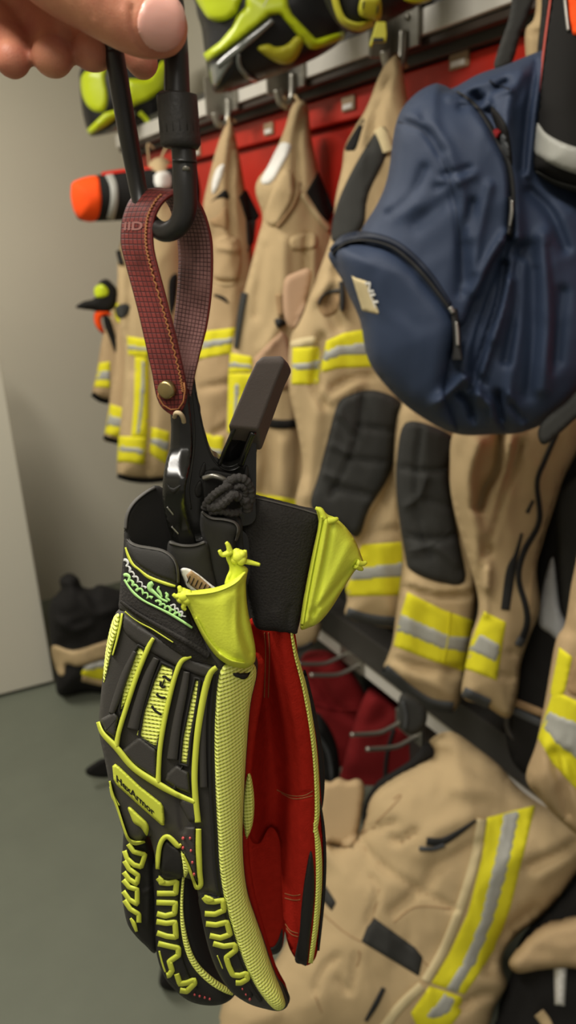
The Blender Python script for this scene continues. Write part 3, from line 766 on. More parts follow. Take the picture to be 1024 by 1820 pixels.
# ---------------------------------------------------------------- dark coat with pale cloth, right of it
pl = Plane(990, 1000, 1.50)
t, S = thing_sheet('lining_coat', 'coat with black lining and pale grey cloth at the right edge below the backpack', 'coat',
    [(1010, 760), (985, 860), (955, 980), (936, 1110), (915, 1200), (898, 1290), (920, 1370), (990, 1420), (1080, 1430), (1080, 740)],
    pl, M['lining'], T=((0.02, 12), (0.02, 60)), Tb=0.04, step=9, noise=((0.006, 40, 41, 4), (0.0028, 13, 141, 2.2)))
S.patch('grey_cloth', [(983, 990), (990, 1037), (996, 1083), (1008, 1111), (1006, 1152), (980, 1128), (958, 1110), (962, 1066), (970, 1023)], M['grey'], 0.01, 6)
S.patch('padded_panel', [(992, 870), (1070, 850), (1070, 1100), (1010, 1108), (997, 1040), (990, 960)], M['cloth_black'], 0.016, 8)
S.strip('webbing_loop', [(915, 1248), (950, 1262), (975, 1272)], 14, M['tandirty'], 0.008)
S.strip('rubber_band', [(912, 1262), (945, 1278), (970, 1290)], 14, M['hem'], 0.008)
V, F = tube_geo(smooth3([pl.at(*q, 0.03) for q in ((912, 1258), (902, 1278), (905, 1300), (920, 1314), (940, 1306), (952, 1290))]), 0.006, ring=10)
mk('steel_ring', V, F, M['rackblack'], t)

pl = Plane(1000, 1300, 1.22)
t, S = thing_sheet('turnout_jacket', 'sooty tan turnout jacket with wide stained yellow tape, cut off by the right edge', 'jacket',
    [(1044, 200), (1036, 500), (1034, 900), (1014, 1050), (1004, 1110), (988, 1140), (970, 1240), (954, 1320), (935, 1382), (960, 1420), (1000, 1462), (1050, 1500), (1100, 1500), (1110, 1050), (1100, 500), (1080, 200)],
    pl, M['tan2'], 'turnout jackets on hooks', T=((0.02, 12), (0.05, 60)), Tb=0.05, step=8, noise=((0.006, 36, 44, 2), (0.0028, 13, 144, 2.2)),
    folds=[([(985, 1340), (1000, 1400), (1010, 1450)], 10, -0.02), ([(1004, 1040), (1010, 1120)], 8, -0.02), ([(1010, 1340), (1040, 1420)], 9, -0.015)])
tape(S, [(994, 1150), (1018, 1168), (1004, 1230), (986, 1250), (978, 1230)], None)
tape(S, [(984, 1226), (1060, 1262), (1080, 1450), (1024, 1402), (985, 1362), (956, 1312), (966, 1280)], [(975, 1262), (1070, 1300), (1078, 1400), (1024, 1350), (986, 1322), (963, 1292)])
S.patch('dirty_strip', [(1022, 1170), (1040, 1180), (1040, 1236), (1008, 1226)], M['tandirty'], 0.003, 3)

# ---------------------------------------------------------------- the pile at the lower right
pl = Plane(700, 1560, 1.66, tilt=22)
t, S = thing_sheet('turnout_jacket', 'large tan turnout jacket slumped at the lower right with a broad yellow and silver band', 'jacket',
    [(570, 1490), (600, 1505), (640, 1478), (654, 1424), (674, 1398), (705, 1377), (745, 1357), (771, 1341), (764, 1316), (802, 1300), (848, 1329), (889, 1362), (920, 1398), (955, 1425), (1000, 1450), (1050, 1480), (1056, 1520), (1020, 1562), (990, 1602), (956, 1635), (923, 1660), (897, 1690), (893, 1720), (901, 1751), (879, 1790), (850, 1860), (740, 1880), (560, 1880), (380, 1870), (384, 1812), (405, 1770), (480, 1720), (520, 1650), (560, 1560)],
    pl, M['tan'], None, T=((0.02, 12), (0.09, 130)), Tb=0.10, step=9, noise=((0.008, 60, 51, 1), (0.0028, 13, 151, 2.2)),
    folds=[([(636, 1492), (680, 1540), (740, 1578), (806, 1615)], 6, -0.012), ([(640, 1485), (660, 1476), (700, 1462)], 7, -0.014), ([(698, 1488), (706, 1498), (722, 1488), (740, 1478)], 6, -0.016),
           ([(750, 1520), (770, 1480), (840, 1450)], 18, 0.012), ([(760, 1570), (780, 1540), (850, 1500)], 12, -0.012), ([(660, 1560), (672, 1580), (655, 1640)], 5, -0.012), ([(560, 1760), (576, 1720), (600, 1700)], 6, -0.010),
           ([(600, 1740), (622, 1760), (634, 1700)], 5, -0.010), ([(700, 1620), (740, 1585)], 10, -0.012), ([(940, 1540), (985, 1520), (1024, 1500)], 9, -0.02), ([(960, 1560), (1010, 1530)], 12, 0.012), ([(870, 1720), (900, 1660), (950, 1620)], 14, -0.02),
           ([(820, 1790), (860, 1768), (890, 1770)], 8, -0.02), ([(660, 1420), (700, 1400), (720, 1384)], 8, 0.008), ([(800, 1340), (850, 1372), (900, 1390)], 10, -0.01), ([(810, 1400), (880, 1410), (940, 1430)], 16, 0.012)])
tape(S, [(866, 1453), (856, 1526), (831, 1624), (797, 1697), (766, 1748), (826, 1768), (881, 1688), (908, 1612), (932, 1514), (952, 1431)], [(894, 1447), (876, 1532), (851, 1636), (821, 1709), (791, 1758), (815, 1766), (850, 1709), (877, 1642), (902, 1557), (928, 1438)])
S.strip('pale_piping', [(857, 1456), (844, 1526), (821, 1605), (790, 1685), (756, 1744)], 17, M['tanpale'], 0.006)
tape(S, [(764, 1752), (822, 1772), (820, 1800), (800, 1826), (745, 1834), (730, 1800)], [(790, 1764), (812, 1774), (806, 1800), (770, 1815), (752, 1808)])
S.strip('pale_hem', [(750, 1752), (710, 1790), (680, 1830)], 17, M['tanpale'], 0.005)
S.patch('black_patch', [(652, 1648), (664, 1630), (738, 1684), (752, 1702), (745, 1736), (642, 1674)], M['cloth_black'], 0.006, 4, smooth=False)
S.patch('dark_tab', [(570, 1560), (598, 1604), (590, 1620), (566, 1592)], M['cloth_black'], 0.006, 4, smooth=False)
S.strip('pocket_zip', [(758, 1495), (785, 1496), (815, 1480), (846, 1458)], [14, 14, 10, 5], M['zip'], 0.006)
S.strip('zip_tape', [(745, 1508), (770, 1509), (790, 1502)], 8, M['hem'], 0.008)
S.strip('lower_zip', [(650, 1815), (668, 1785), (682, 1756)], [6, 10, 8], M['zip'], 0.006)
for ln in ([(636, 1494), (680, 1540), (740, 1578), (806, 1616)], [(572, 1622), (610, 1655), (642, 1674)], [(752, 1708), (770, 1724), (790, 1738)], [(660, 1560), (674, 1576), (660, 1640)], [(700, 1420), (712, 1412), (706, 1424), (668, 1462)], [(700, 1490), (708, 1500), (740, 1480)], [(625, 1740), (640, 1700), (636, 1690)], [(560, 1770), (572, 1800)], [(806, 1616), (740, 1612), (700, 1640)], [(640, 1480), (668, 1470), (700, 1462)]):
    S.strip('seam', ln, 2.6, M['tandirty'], 0.001)
S.patch('cuff_flap', [(573, 1392), (588, 1390), (602, 1382), (618, 1388), (636, 1384), (648, 1398), (644, 1440), (634, 1492), (618, 1506), (590, 1500), (566, 1492), (562, 1450)], M['tan2'], 0.03, 9)
Sheet('collar_lining', [(646, 1478), (646, 1436), (668, 1392), (700, 1370), (730, 1350), (762, 1318), (776, 1342), (745, 1362), (708, 1384), (680, 1404), (660, 1430), (656, 1470)], pl, M['lining'], parent=t, T=((0.02, 8),), Tb=0.02, step=6)

pl = Plane(980, 1750, 1.62, tilt=22)
t, S = thing_sheet('gear_bag', 'black bag with a white tag in the bottom right corner', 'bag',
    [(840, 1880), (880, 1800), (905, 1740), (925, 1670), (960, 1630), (1000, 1590), (1050, 1530), (1100, 1520), (1100, 1880)], pl, M['lining'], T=((0.02, 12), (0.05, 80)), Tb=0.10, step=10, noise=((0.008, 40, 61, 1), (0.0028, 13, 161, 2.2)))
S.patch('white_tag', [(984, 1714), (1008, 1716), (1004, 1788), (986, 1786)], M['white'], 0.022, 3, smooth=False)
S.strip('tan_strap', [(958, 1800), (972, 1820), (980, 1850)], 20, M['tan'], 0.01)
pl = Plane(980, 1690, 1.52, tilt=22)
Sheet('turnout_sleeve', [(904, 1712), (920, 1688), (958, 1652), (1000, 1640), (1090, 1628), (1090, 1725), (1010, 1720), (960, 1724), (920, 1730)], pl, M['tan2'], T=((0.03, 22),), Tb=0.05, step=8, noise=((0.006, 30, 62, 1), (0.0028, 13, 162, 2.2)))
tag(bpy.data.objects['turnout_sleeve'], 'tan sleeve lying across the black bag in the bottom right corner', 'sleeve')

# red cloth bags under the beam
pl = Plane(640, 1290, 2.30)
t, S = thing_sheet('red_bag', 'red fabric bag hanging below the beam behind the bent pegs, right one of two', 'bag',
    [(640, 1255), (662, 1232), (700, 1248), (740, 1275), (775, 1310), (770, 1360), (700, 1400), (640, 1430), (600, 1420), (612, 1350)], pl, M['redcloth'], 'red fabric bags under the beam', T=((0.04, 25),), Tb=0.08, step=7, noise=((0.01, 30, 71, 1),))
S.strip('black_strap', [(700, 1296), (688, 1340), (684, 1390)], 7, M['zip'], 0.008)
pl = Plane(580, 1240, 2.38)
t, S = thing_sheet('red_bag', 'red fabric bag hanging below the beam, left one of two beside the rear glove', 'bag',
    [(530, 1185), (570, 1165), (610, 1180), (645, 1225), (655, 1270), (640, 1330), (620, 1390), (560, 1380), (530, 1300)], pl, M['redcloth'], 'red fabric bags under the beam', T=((0.04, 25),), Tb=0.08, step=7, noise=((0.01, 30, 73, 1),), folds=[([(560, 1200), (600, 1260), (640, 1280)], 9, -0.02)])
S.strip('fold_seam', [(560, 1250), (600, 1262), (640, 1262)], 4, M['redcloth'], 0.006)
pl = Plane(585, 1350, 2.2)
t, S = thing_sheet('gear_bag', 'black bag under the beam, between the rear glove and the red bags', 'bag',
    [(540, 1280), (562, 1268), (584, 1290), (600, 1330), (604, 1380), (590, 1420), (600, 1480), (540, 1500), (520, 1400)], pl, M['lining'], T=((0.03, 16), (0.03, 40)), Tb=0.05, step=7, noise=((0.008, 24, 75, 1),))
S.strip('strap', [(560, 1300), (584, 1340), (592, 1400)], 6, M['hem'], 0.006)
pl = Plane(715, 1270, 1.62)
t, S = thing_sheet('rolled_strap', 'dark rolled strap wedged between the beam and the pegs', 'strap',
    [(712, 1236), (735, 1240), (758, 1262), (756, 1290), (738, 1306), (718, 1300), (708, 1270)], pl, M['cloth_black'], T=((0.02, 12),), Tb=0.02, step=5)
S.strip('strap_edge', [(716, 1246), (722, 1272), (720, 1296)], 5, M['hem'], 0.006)
pl = Plane(530, 260, 1.84)
t, S = thing_sheet('turnout_trousers', 'tan trousers whose hem peeps out under the yellow tab of the rear glove', 'trousers',
    [(522, 215), (500, 250), (486, 330), (478, 420), (470, 600), (468, 800), (475, 1000), (490, 1150), (505, 1158), (530, 1156), (556, 1146), (570, 1120), (568, 1080), (556, 1000), (556, 800), (560, 600), (560, 420), (548, 300), (536, 215)], pl, M['tan'], T=((0.02, 10), (0.02, 30)), Tb=0.05, step=6)
S.strip('hem_binding', [(500, 1155), (530, 1155), (556, 1143)], 8, M['hem'], 0.005)

# cloth loops that carry the garments on the shelf edge
def loop(name_of, px, py, depth, y=None):
    t = bpy.data.objects[name_of]; r = rays(px, py); p = EYE + r * depth
    q = np.array([0.975, p[1] if y is None else y, 1.835])
    V, F = tube_geo(smooth3([p + [0, 0, -0.03], p, (p + q) / 2 + [0, 0, 0.006], q, q + [0.02, 0, -0.012]], 5), 0.004, ring=8)
    mk('hanging_loop', V, F, M['tan'], t)
loop('turnout_jacket', 258, 322, 2.78); loop('turnout_jacket.001', 267, 312, 2.60); loop('turnout_jacket.002', 285, 288, 2.38)
loop('turnout_jacket.003', 407, 226, 2.0, on_x(412, 195, 0.985)[1]); loop('turnout_jacket.004', 534, 190, 1.72, on_x(527, 150, 0.985)[1])
loop('turnout_trousers', 700, 112, 1.38, on_x(722, 50, 0.985)[1] + 0.01); loop('turnout_trousers.001', 529, 218, 1.83)
loop('turnout_jacket.006', 1062, 205, 1.2)

# ---------------------------------------------------------------- pile on the floor at the far left
pl = Plane(150, 1228, 2.90)
t, S = thing_sheet('gear_bag', 'black gear bag with tan trim heaped on the floor beside the white cupboard', 'bag',
    [(86, 1090), (92, 1066), (108, 1050), (106, 1030), (122, 1022), (138, 1026), (146, 1042), (162, 1050), (178, 1042), (210, 1050), (225, 1060), (228, 1150), (222, 1236), (190, 1238), (150, 1232), (104, 1236), (98, 1180), (90, 1140)],
    pl, M['lining'], None, T=((0.03, 12), (0.10, 50)), Tb=0.10, step=6, noise=((0.01, 20, 81, 1),), folds=[([(150, 1060), (170, 1090), (215, 1080)], 8, 0.02), ([(100, 1100), (130, 1120), (160, 1110)], 8, 0.02)])
S.patch('tan_trim', [(92, 1148), (130, 1156), (180, 1142), (226, 1130), (226, 1160), (180, 1172), (140, 1184), (118, 1180), (114, 1200), (102, 1196)], M['tan'], 0.01, 6)
S.patch('yellow_panel', [(148, 1190), (176, 1178), (214, 1176), (216, 1204), (180, 1210), (148, 1202)], M['yellow'], 0.008, 4)
S.patch('silver_panel', [(150, 1184), (180, 1174), (214, 1170), (214, 1184), (180, 1190), (152, 1194)], M['silver'], 0.012, 4)
S.strip('tan_foot', [(146, 1206), (180, 1214), (220, 1220)], 10, M['tan'], 0.008)

pl = Plane(170, 1362, 2.35)
t, S = thing_sheet('floor_strap', 'small dark strap end on the grey floor, left of the front glove', 'strap',
    [(152, 1368), (164, 1358), (182, 1348), (196, 1352), (196, 1380), (172, 1382), (156, 1378)], pl, M['lining'], T=((0.01, 8),), Tb=0.01, step=4)
pl = Plane(298, 1745, 1.72)
t, S = thing_sheet('boot_toe', 'small black boot toe on the floor below the front glove', 'boot',
    [(284, 1752), (286, 1726), (300, 1716), (330, 1720), (345, 1740), (330, 1762), (305, 1764)], pl, M['lining'], T=((0.03, 14),), Tb=0.03, step=5)

# ---------------------------------------------------------------- orange capped roll at the far end
pl = Plane(200, 350, 2.30)
t, S = thing_sheet('rolled_jacket', 'black rolled jacket with an orange end and grey band, sticking out at the far left', 'jacket',
    [(126, 338), (132, 322), (175, 311), (230, 303), (340, 292), (345, 385), (230, 391), (150, 393), (134, 380), (127, 358)], pl, M['lining'], None, T=((0.075, 42),), Tb=0.06, step=6)
S.patch('orange_end', [(126, 338), (132, 322), (170, 312), (178, 330), (180, 362), (172, 391), (150, 393), (134, 380), (127, 358)], M['orange'], 0.004, 4)
S.strip('grey_band', [(193, 309), (202, 330), (203, 360), (196, 390)], 13, M['silver'], 0.005)
S.strip('red_edge', [(180, 309), (230, 302), (330, 292)], 6, M['redsteel'], 0.006)

# ---------------------------------------------------------------- black jacket at the upper right
pl = Plane(1000, 180, 0.86)
t, S = thing_sheet('hanging_jacket', 'black jacket with a grey reflective band and orange panel, upper right corner', 'jacket',
    [(984, -70), (976, 0), (966, 80), (955, 180), (943, 290), (948, 306), (985, 328), (1030, 342), (1090, 348), (1100, -70)], pl, M['lining'], None, T=((0.02, 14), (0.05, 70)), Tb=0.05, step=8, noise=((0.003, 40, 91, 2),))
S.patch('reflective_band', [(953, 218), (970, 236), (998, 252), (1034, 264), (1090, 275), (1090, 322), (1034, 312), (992, 298), (964, 282), (949, 266)], M['silver'], 0.004, 4)
S.strip('pink_piping', [(981, -20), (970, 60), (958, 160), (949, 240)], 4, M['redpiping'], 0.004)
S.patch('orange_panel', [(1008, -30), (1012, 30), (1018, 62), (1060, 74), (1060, -30)], M['orange'], 0.006, 5, smooth=False)
S.strip('zip', [(1002, -20), (1006, 20), (1010, 54)], 5, M['zipmetal'], 0.004)
S.strip('hem_welt', [(950, 308), (985, 326), (1030, 338), (1080, 344)], 12, M['cloth_black'], 0.008)
Sheet('shadow_wedge', [(946, 296), (985, 322), (1030, 338), (1095, 345), (1095, 540), (1040, 490), (1005, 440), (975, 385), (956, 336)], Plane(1000, 360, 0.90), M['lining'], parent=t, T=((0.015, 16),), Tb=0.01, step=7)  # black sheet standing in for the triangular shadow below the hem
pl = Plane(960, 60, 1.15)
t, S = thing_sheet('turnout_jacket', 'tan jacket shoulder seen between the backpack straps at the top right', 'jacket',
    [(958, -60), (953, 10), (948, 36), (934, 56), (936, 120), (950, 260), (1010, 300), (1030, 100), (1020, -60)], pl, M['tan'], 'turnout jackets on hooks', T=((0.02, 12), (0.02, 30)), Tb=0.03, step=7, folds=[([(940, 58), (985, 60)], 5, -0.01)])

# ---------------------------------------------------------------- the backpack
pl = Plane(820, 440, 0.98)
t = empty('backpack', pl.at(880, 772), 'navy blue nylon backpack hanging from the rack in front of the turnout gear', 'backpack')
S = Sheet('main_compartment', [(600, 440), (640, 415), (672, 360), (690, 310), (705, 215), (735, 170), (775, 148), (800, 158), (850, 132), (900, 115), (962, 90), (985, 92), (1000, 160), (1000, 290), (1030, 320), (1060, 345), (1080, 400), (1085, 500), (1070, 620), (1040, 690), (985, 742), (930, 768), (880, 772), (810, 771), (740, 735), (690, 690), (655, 640), (640, 570), (612, 505)],
    pl, M['navy'], parent=t, T=((0.02, 16), (0.075, 150)), Tb=0.07, step=4.8, noise=((0.003, 50, 101, 1.6), (0.0016, 20, 102, 2.0)),
    folds=[([(708, 214), (752, 232), (782, 275), (802, 330), (818, 420), (818, 520)], 8, -0.007), ([(720, 204), (766, 225), (796, 275), (818, 340), (832, 420)], 13, 0.008),
           ([(752, 210), (768, 238), (785, 268)], 9, -0.008), ([(788, 312), (812, 306), (834, 300)], 7, -0.006), ([(776, 334), (800, 322)], 7, -0.005), ([(790, 322), (815, 322), (840, 310)], 9, 0.006), ([(740, 400), (775, 370), (800, 355)], 16, -0.006), ([(660, 360), (700, 370), (740, 360)], 20, 0.006),
           ([(846, 520), (870, 460), (900, 415)], 8, 0.014), ([(832, 600), (862, 520), (892, 440)], 9, -0.006), ([(838, 690), (862, 610), (885, 540), (897, 470)], 7, -0.020), ([(856, 660), (880, 590), (905, 500)], 10, 0.014), ([(880, 600), (905, 540), (918, 470)], 14, 0.010), ([(900, 640), (915, 560), (925, 440)], 10, -0.012), ([(940, 700), (945, 600), (940, 440)], 14, -0.010), ([(965, 690), (975, 560), (965, 420)], 14, 0.010), ([(990, 640), (1000, 520)], 12, -0.010),
           ([(775, 716), (800, 690), (826, 672), (850, 700)], 10, 0.016), ([(818, 700), (832, 716), (838, 738)], 7, -0.012), ([(852, 712), (872, 720), (880, 750)], 9, 0.014), ([(884, 700), (890, 740), (900, 764)], 7, -0.016), ([(912, 720), (930, 745)], 7, -0.012),
           ([(845, 170), (888, 240), (908, 330), (905, 420)], 9, -0.014), ([(925, 130), (900, 200), (910, 330), (918, 420)], 14, 0.020), ([(955, 110), (938, 200), (930, 300)], 7, -0.012), ([(962, 110), (948, 220), (938, 310)], 7, 0.010), ([(800, 170), (850, 150), (905, 128)], 10, 0.010), ([(820, 190), (870, 170), (900, 148)], 7, -0.012), ([(830, 180), (862, 190), (872, 170), (905, 160)], 6, 0.012), ([(942, 340), (980, 380), (1005, 440)], 10, -0.012),
           ([(905, 424), (880, 500), (850, 590), (838, 660)], 6, -0.009), ([(898, 430), (862, 530), (832, 610), (822, 660)], 8, 0.006), ([(918, 470), (897, 560), (874, 640), (862, 680)], 6, -0.006), ([(930, 470), (918, 600), (905, 690)], 9, 0.005), ([(952, 480), (950, 600), (940, 690)], 7, -0.004), ([(975, 440), (990, 560), (985, 660)], 7, -0.004), ([(818, 700), (834, 716), (842, 748)], 4, -0.010), ([(780, 714), (806, 692), (826, 672)], 5, 0.010), ([(850, 700), (868, 716), (874, 744)], 5, 0.011), ([(884, 706), (892, 744)], 4.5, -0.010), ([(905, 700), (925, 730), (930, 756)], 5, 0.008), ([(755, 300), (730, 350), (690, 380)], 9, -0.006), ([(840, 360), (825, 420), (828, 500)], 8, -0.008), ([(870, 330), (850, 420), (845, 480)], 9, 0.007)])
UP = [(640, 415), (672, 360), (690, 310), (705, 215), (735, 170), (775, 149), (806, 160), (834, 178), (860, 210), (880, 245), (902, 290), (909, 350), (905, 420), (872, 476), (845, 530), (822, 580), (790, 560), (740, 500), (690, 450), (650, 436)]
S.patch('front_panel', UP, M['navy'], 0.020, 16, step=6)
S.patch('front_pocket', [(584, 458), (592, 442), (616, 434), (650, 432), (690, 440), (726, 464), (758, 500), (788, 536), (806, 562), (812, 585), (800, 640), (790, 690), (800, 730), (812, 770), (760, 748), (700, 700), (655, 640), (640, 570), (612, 505)], M['navy'], 0.026, 34, step=6)
PK = S
b = S.strip('pocket_piping', [(588, 446), (612, 424), (650, 418), (694, 428), (730, 452), (766, 490), (800, 540)], [9, 14, 15, 14, 13, 12, 9], M['navydark'], 0.024)
S.strip('pocket_zip', [(590, 452), (614, 432), (650, 427), (692, 437), (726, 461), (760, 497), (802, 552)], [3, 3, 4, 5, 7, 8, 7], M['zip'], 0.029)
# brand patch on the front pocket
SP = Sheet('x', [(584, 458), (592, 442), (616, 434), (650, 432), (690, 440), (726, 464), (758, 500), (788, 536), (806, 562), (812, 585), (800, 640), (790, 690), (800, 730), (812, 770), (760, 748), (700, 700), (655, 640), (640, 570), (612, 505)], pl, None, build=False, step=6, T=((0.026, 34),), extra=lambda x, y: PK.h(np.stack([x, y], 1)) - PK.base)
lb = SP.patch('brand_patch', [(625, 490), (632, 494), (652, 500), (674, 556), (672, 559), (644, 552)], M['tanpale'], 0.002, 2, smooth=False, parent=t, step=4)
SP.text('brand_lettering', 'NLL', (648, 501), (10.5, 26.0), (13, -2), M['white'], 0.0035, parent=lb)
z = S.strip('zip_pull', [(808, 548), (809, 566), (812, 590), (813, 618), (813, 640)], [10, 13, 14, 14, 20], M['zip'], 0.030, parent=t)
S.strip('pull_insert', [(811, 572), (813, 590), (814, 614)], [5, 7, 6], M['zipmetal'], 0.034, parent=z)
S.strip('slider', [(800, 546), (806, 556)], 9, M['zipmetal'], 0.034, parent=z)
S.strip('main_zip', [(812, 162), (840, 182), (864, 212), (884, 248), (904, 294), (911, 350), (907, 420)], [4, 6, 8, 9, 10, 9, 6], M['zip'], 0.010)
z = S.strip('main_zip_pull', [(907, 350), (909, 372), (906, 396), (904, 418)], [6, 9, 8, 5], M['zip'], 0.024, parent=t)
S.strip('pull_insert', [(910, 356), (909, 380), (906, 402)], [4, 6, 4], M['zipmetal'], 0.028, parent=z)
S.patch('dark_opening', [(872, 188), (886, 200), (902, 226), (909, 262), (911, 292), (902, 286), (890, 246), (876, 212)], M['lining'], 0.004, 3)
S.patch('red_tab', [(874, 230), (886, 228), (893, 236), (886, 249), (879, 248)], M['redcloth'], 0.018, 3, smooth=False)
S.patch('grey_bag', [(886, 246), (896, 238), (906, 262), (906, 284), (896, 276)], M['hem'], 0.014, 3)
S.strip('side_seam', [(708, 216), (752, 234), (784, 280), (804, 340), (818, 430), (819, 530)], 3.0, M['navydark'], 0.0215)
S.strip('flap_seam', [(870, 142), (880, 150), (905, 158)], 4, M['navydark'], 0.003)
p2 = Plane(920, 40, 1.02)
Sheet('shoulder_strap', [(924, -70), (905, 30), (890, 75), (878, 118), (895, 124), (912, 108), (926, 60), (950, 0), (968, -70)], p2, M['cloth_black'], parent=t, T=((0.008, 8),), Tb=0.006, step=6)
Sheet('grab_loop', [(966, -70), (962, 20), (955, 96), (966, 98), (975, 40), (988, -70)], p2, M['cloth_black'], parent=t, T=((0.008, 6),), Tb=0.006, step=6)
p2 = Plane(1000, 740, 0.96)
Sheet('lower_strap', [(958, 760), (980, 735), (1010, 712), (1060, 660), (1070, 720), (1030, 740), (1000, 766), (970, 790), (958, 782)], p2, M['cloth_black'], parent=t, T=((0.008, 8),), Tb=0.006, step=6)
# ================================================================ CLOSE-UP: HAND, CARABINER, STRAP, CLAMP, GLOVES
FG = Plane(330, 900, 0.338)
def fg(px, py, h=0.0): return FG.at(float(px), float(py), h)
def fgl(pts): return np.array([fg(*p) for p in pts])

# ---------------------------------------------------------------- the hand
def balls(chain, n=9):
    """chain of (x, y, h, r in outline units) -> list of (point, radius in metres)"""
    C = catmull(np.array(chain, float), False, n); out = []
    for x, y, h, r in C:
        p = fg(x, y, h); q = fg(x + r, y, h); out.append((p, np.linalg.norm(q - p)))
    return out
person = empty('person', fg(60, 60, 0.0), 'bare hand holding the black carabiner between thumb and fingers, upper left corner', 'person')
hb = []
hb += balls([(-60, -210, -0.004, 92), (20, -130, 0.006, 80), (100, -50, 0.014, 68), (160, -10, 0.016, 62), (215, 26, 0.017, 56), (255, 42, 0.017, 56), (285, 48, 0.016, 50)])
hb += balls([(20, -190, -0.030, 70), (110, -60, -0.036, 50), (190, 20, -0.032, 40), (232, 78, -0.024, 33), (254, 112, -0.020, 28)])
hb += balls([(-60, -190, -0.030, 72), (30, -80, -0.040, 54), (100, 10, -0.036, 46), (150, 70, -0.022, 42), (170, 88, -0.014, 36), (162, 92, -0.008, 34)])
hb += balls([(-100, -170, -0.028, 70), (-20, -60, -0.040, 52), (50, 20, -0.034, 44), (92, 70, -0.020, 40), (95, 98, -0.010, 37), (92, 100, -0.004, 36)])
hb += balls([(-160, -150, -0.026, 64), (-90, -40, -0.038, 46), (-20, 30, -0.030, 40), (18, 80, -0.018, 36), (22, 106, -0.008, 33)])
hb += balls([(-120, -260, -0.020, 150), (-60, -230, -0.022, 130), (-150, -200, -0.020, 120)])
hb += balls([(-120, -280, -0.020, 140), (-260, -420, -0.02, 120), (-380, -560, -0.02, 125)], 14)
bm = bmesh.new()
for p, r in hb:
    bmesh.ops.create_icosphere(bm, subdivisions=3, radius=float(r), matrix=Matrix.Translation(Vector(p)))
me = bpy.data.meshes.new('hand'); bm.to_mesh(me); bm.free()
tmp = bpy.data.objects.new('hand_tmp', me); COL.objects.link(tmp)
m = tmp.modifiers.new('r', 'REMESH'); m.mode = 'VOXEL'; m.voxel_size = 0.0011
m = tmp.modifiers.new('s', 'SMOOTH'); m.factor = 0.5; m.iterations = 8
dg = bpy.context.evaluated_depsgraph_get(); dg.update()
me2 = bpy.data.meshes.new_from_object(tmp.evaluated_get(dg))
HV = np.array([v.co[:] for v in me2.vertices]); HF = [tuple(p.vertices) for p in me2.polygons]
bpy.data.objects.remove(tmp); bpy.data.meshes.remove(me); bpy.data.meshes.remove(me2)
# knuckle creases on the thumb, cut into the skin
def project(P):
    d = P - EYE; c = np.stack([d @ EX, d @ EY, d @ EZ], -1)
    return np.stack([c[:, 0] / c[:, 2] * FPX + IW / 2, c[:, 1] / c[:, 2] * FPX + IH / 2], -1)
hp = project(HV); hd = (HV - fg(200, 30, 0.010)) @ FG.n
for ln, w, a in (([(120, -40), (150, -10), (165, 30)], 5, 0.0005), ([(105, -30), (130, 5), (140, 30)], 5, 0.0004), ([(234, 12), (236, 50), (250, 84), (270, 97)], 4, 0.0011), ([(200, -20), (214, 10)], 6, 0.0004), ([(180, 10), (190, 40)], 8, 0.0003)):
    q = poly_dist(hp, catmull(np.array(ln, float), False, 4), False) / w
    HV -= FG.n * (a * np.exp(-q * q) * (hd > 0))[:, None]
hand = mk('hand', HV, HF, M['skin'], person)
bvh = BVHTree.FromPolygons([Vector(v) for v in HV], HF)
def on_hand(name, outline, mat, o, Rp, parent, step=3):
    q = resample(catmull(outline), step * 0.8); P, F, ob = tri_fill(q, step)
    d = poly_dist(P, q); pr = np.sqrt(np.clip(1 - (1 - np.clip(d / Rp, 0, 1)) ** 2, 0, 1)); pr[ob] = -0.6
    T = []
    ts = []
    for (x, y) in P:
        r = rays(x, y); r = r / np.linalg.norm(r)
        hit, nrm, i, dist = bvh.ray_cast(Vector(EYE), Vector(r)); ts.append(dist if hit else np.nan)
    ts = np.array(ts); ts[np.isnan(ts)] = np.nanmax(ts)
    R = rays(P[:, 0], P[:, 1]); R /= np.linalg.norm(R, axis=1)[:, None]
    V = EYE + R * (ts - o * pr)[:, None]
    return mk(name, V, F, mat, parent, True)
n1 = on_hand('thumb_nail', [(246, 22), (243, 48), (252, 72), (268, 88), (292, 94), (314, 84), (327, 66), (331, 40), (326, 14), (310, -6), (284, -14), (260, -4)], M['nail'], 0.0012, 14, hand)
n1['label'] = 'pink thumb nail'

# ---------------------------------------------------------------- carabiner
cb = empty('carabiner', fg(300, 420, 0), 'black carabiner with a screw sleeve held by the hand, carrying the leather strap', 'carabiner')
path = [(203, 90, -0.006, 15), (214, 160, -0.007, 16), (228, 240, -0.008, 16), (241, 310, -0.010, 15.5), (252, 362, -0.008, 15), (268, 396, 0.000, 15), (292, 412, 0.007, 16), (316, 402, 0.011, 17), (329, 372, 0.012, 19), (329, 330, 0.012, 19.5), (328, 290, 0.011, 19.5), (325, 250, 0.010, 19)]
C = catmull(np.array(path), False, 8)
V, F = tube_geo(fgl(C[:, :3]), C[:, 3] * 0.000228, ring=16)
mk('hook', V, F, M['carab'], cb)
path = [(203, 92, -0.006, 15), (196, 50, -0.005, 15), (196, 0, -0.004, 15), (222, -50, -0.003, 15), (268, -66, -0.002, 15), (302, -36, 0.0, 15), (312, 10, 0.003, 15), (314, 60, 0.006, 16)]
C = catmull(np.array(path), False, 8)
V, F = tube_geo(fgl(C[:, :3]), C[:, 3] * 0.000205, ring=16)
mk('spine', V, F, M['carab'], cb)
V, F = tube_geo(fgl([(312, 40, 0.006), (314, 100, 0.007), (315, 168, 0.008), (317, 200, 0.009)]), [0.0038, 0.0042, 0.0046, 0.0046], ring=16)
mk('gate', V, F, M['carab'], cb)
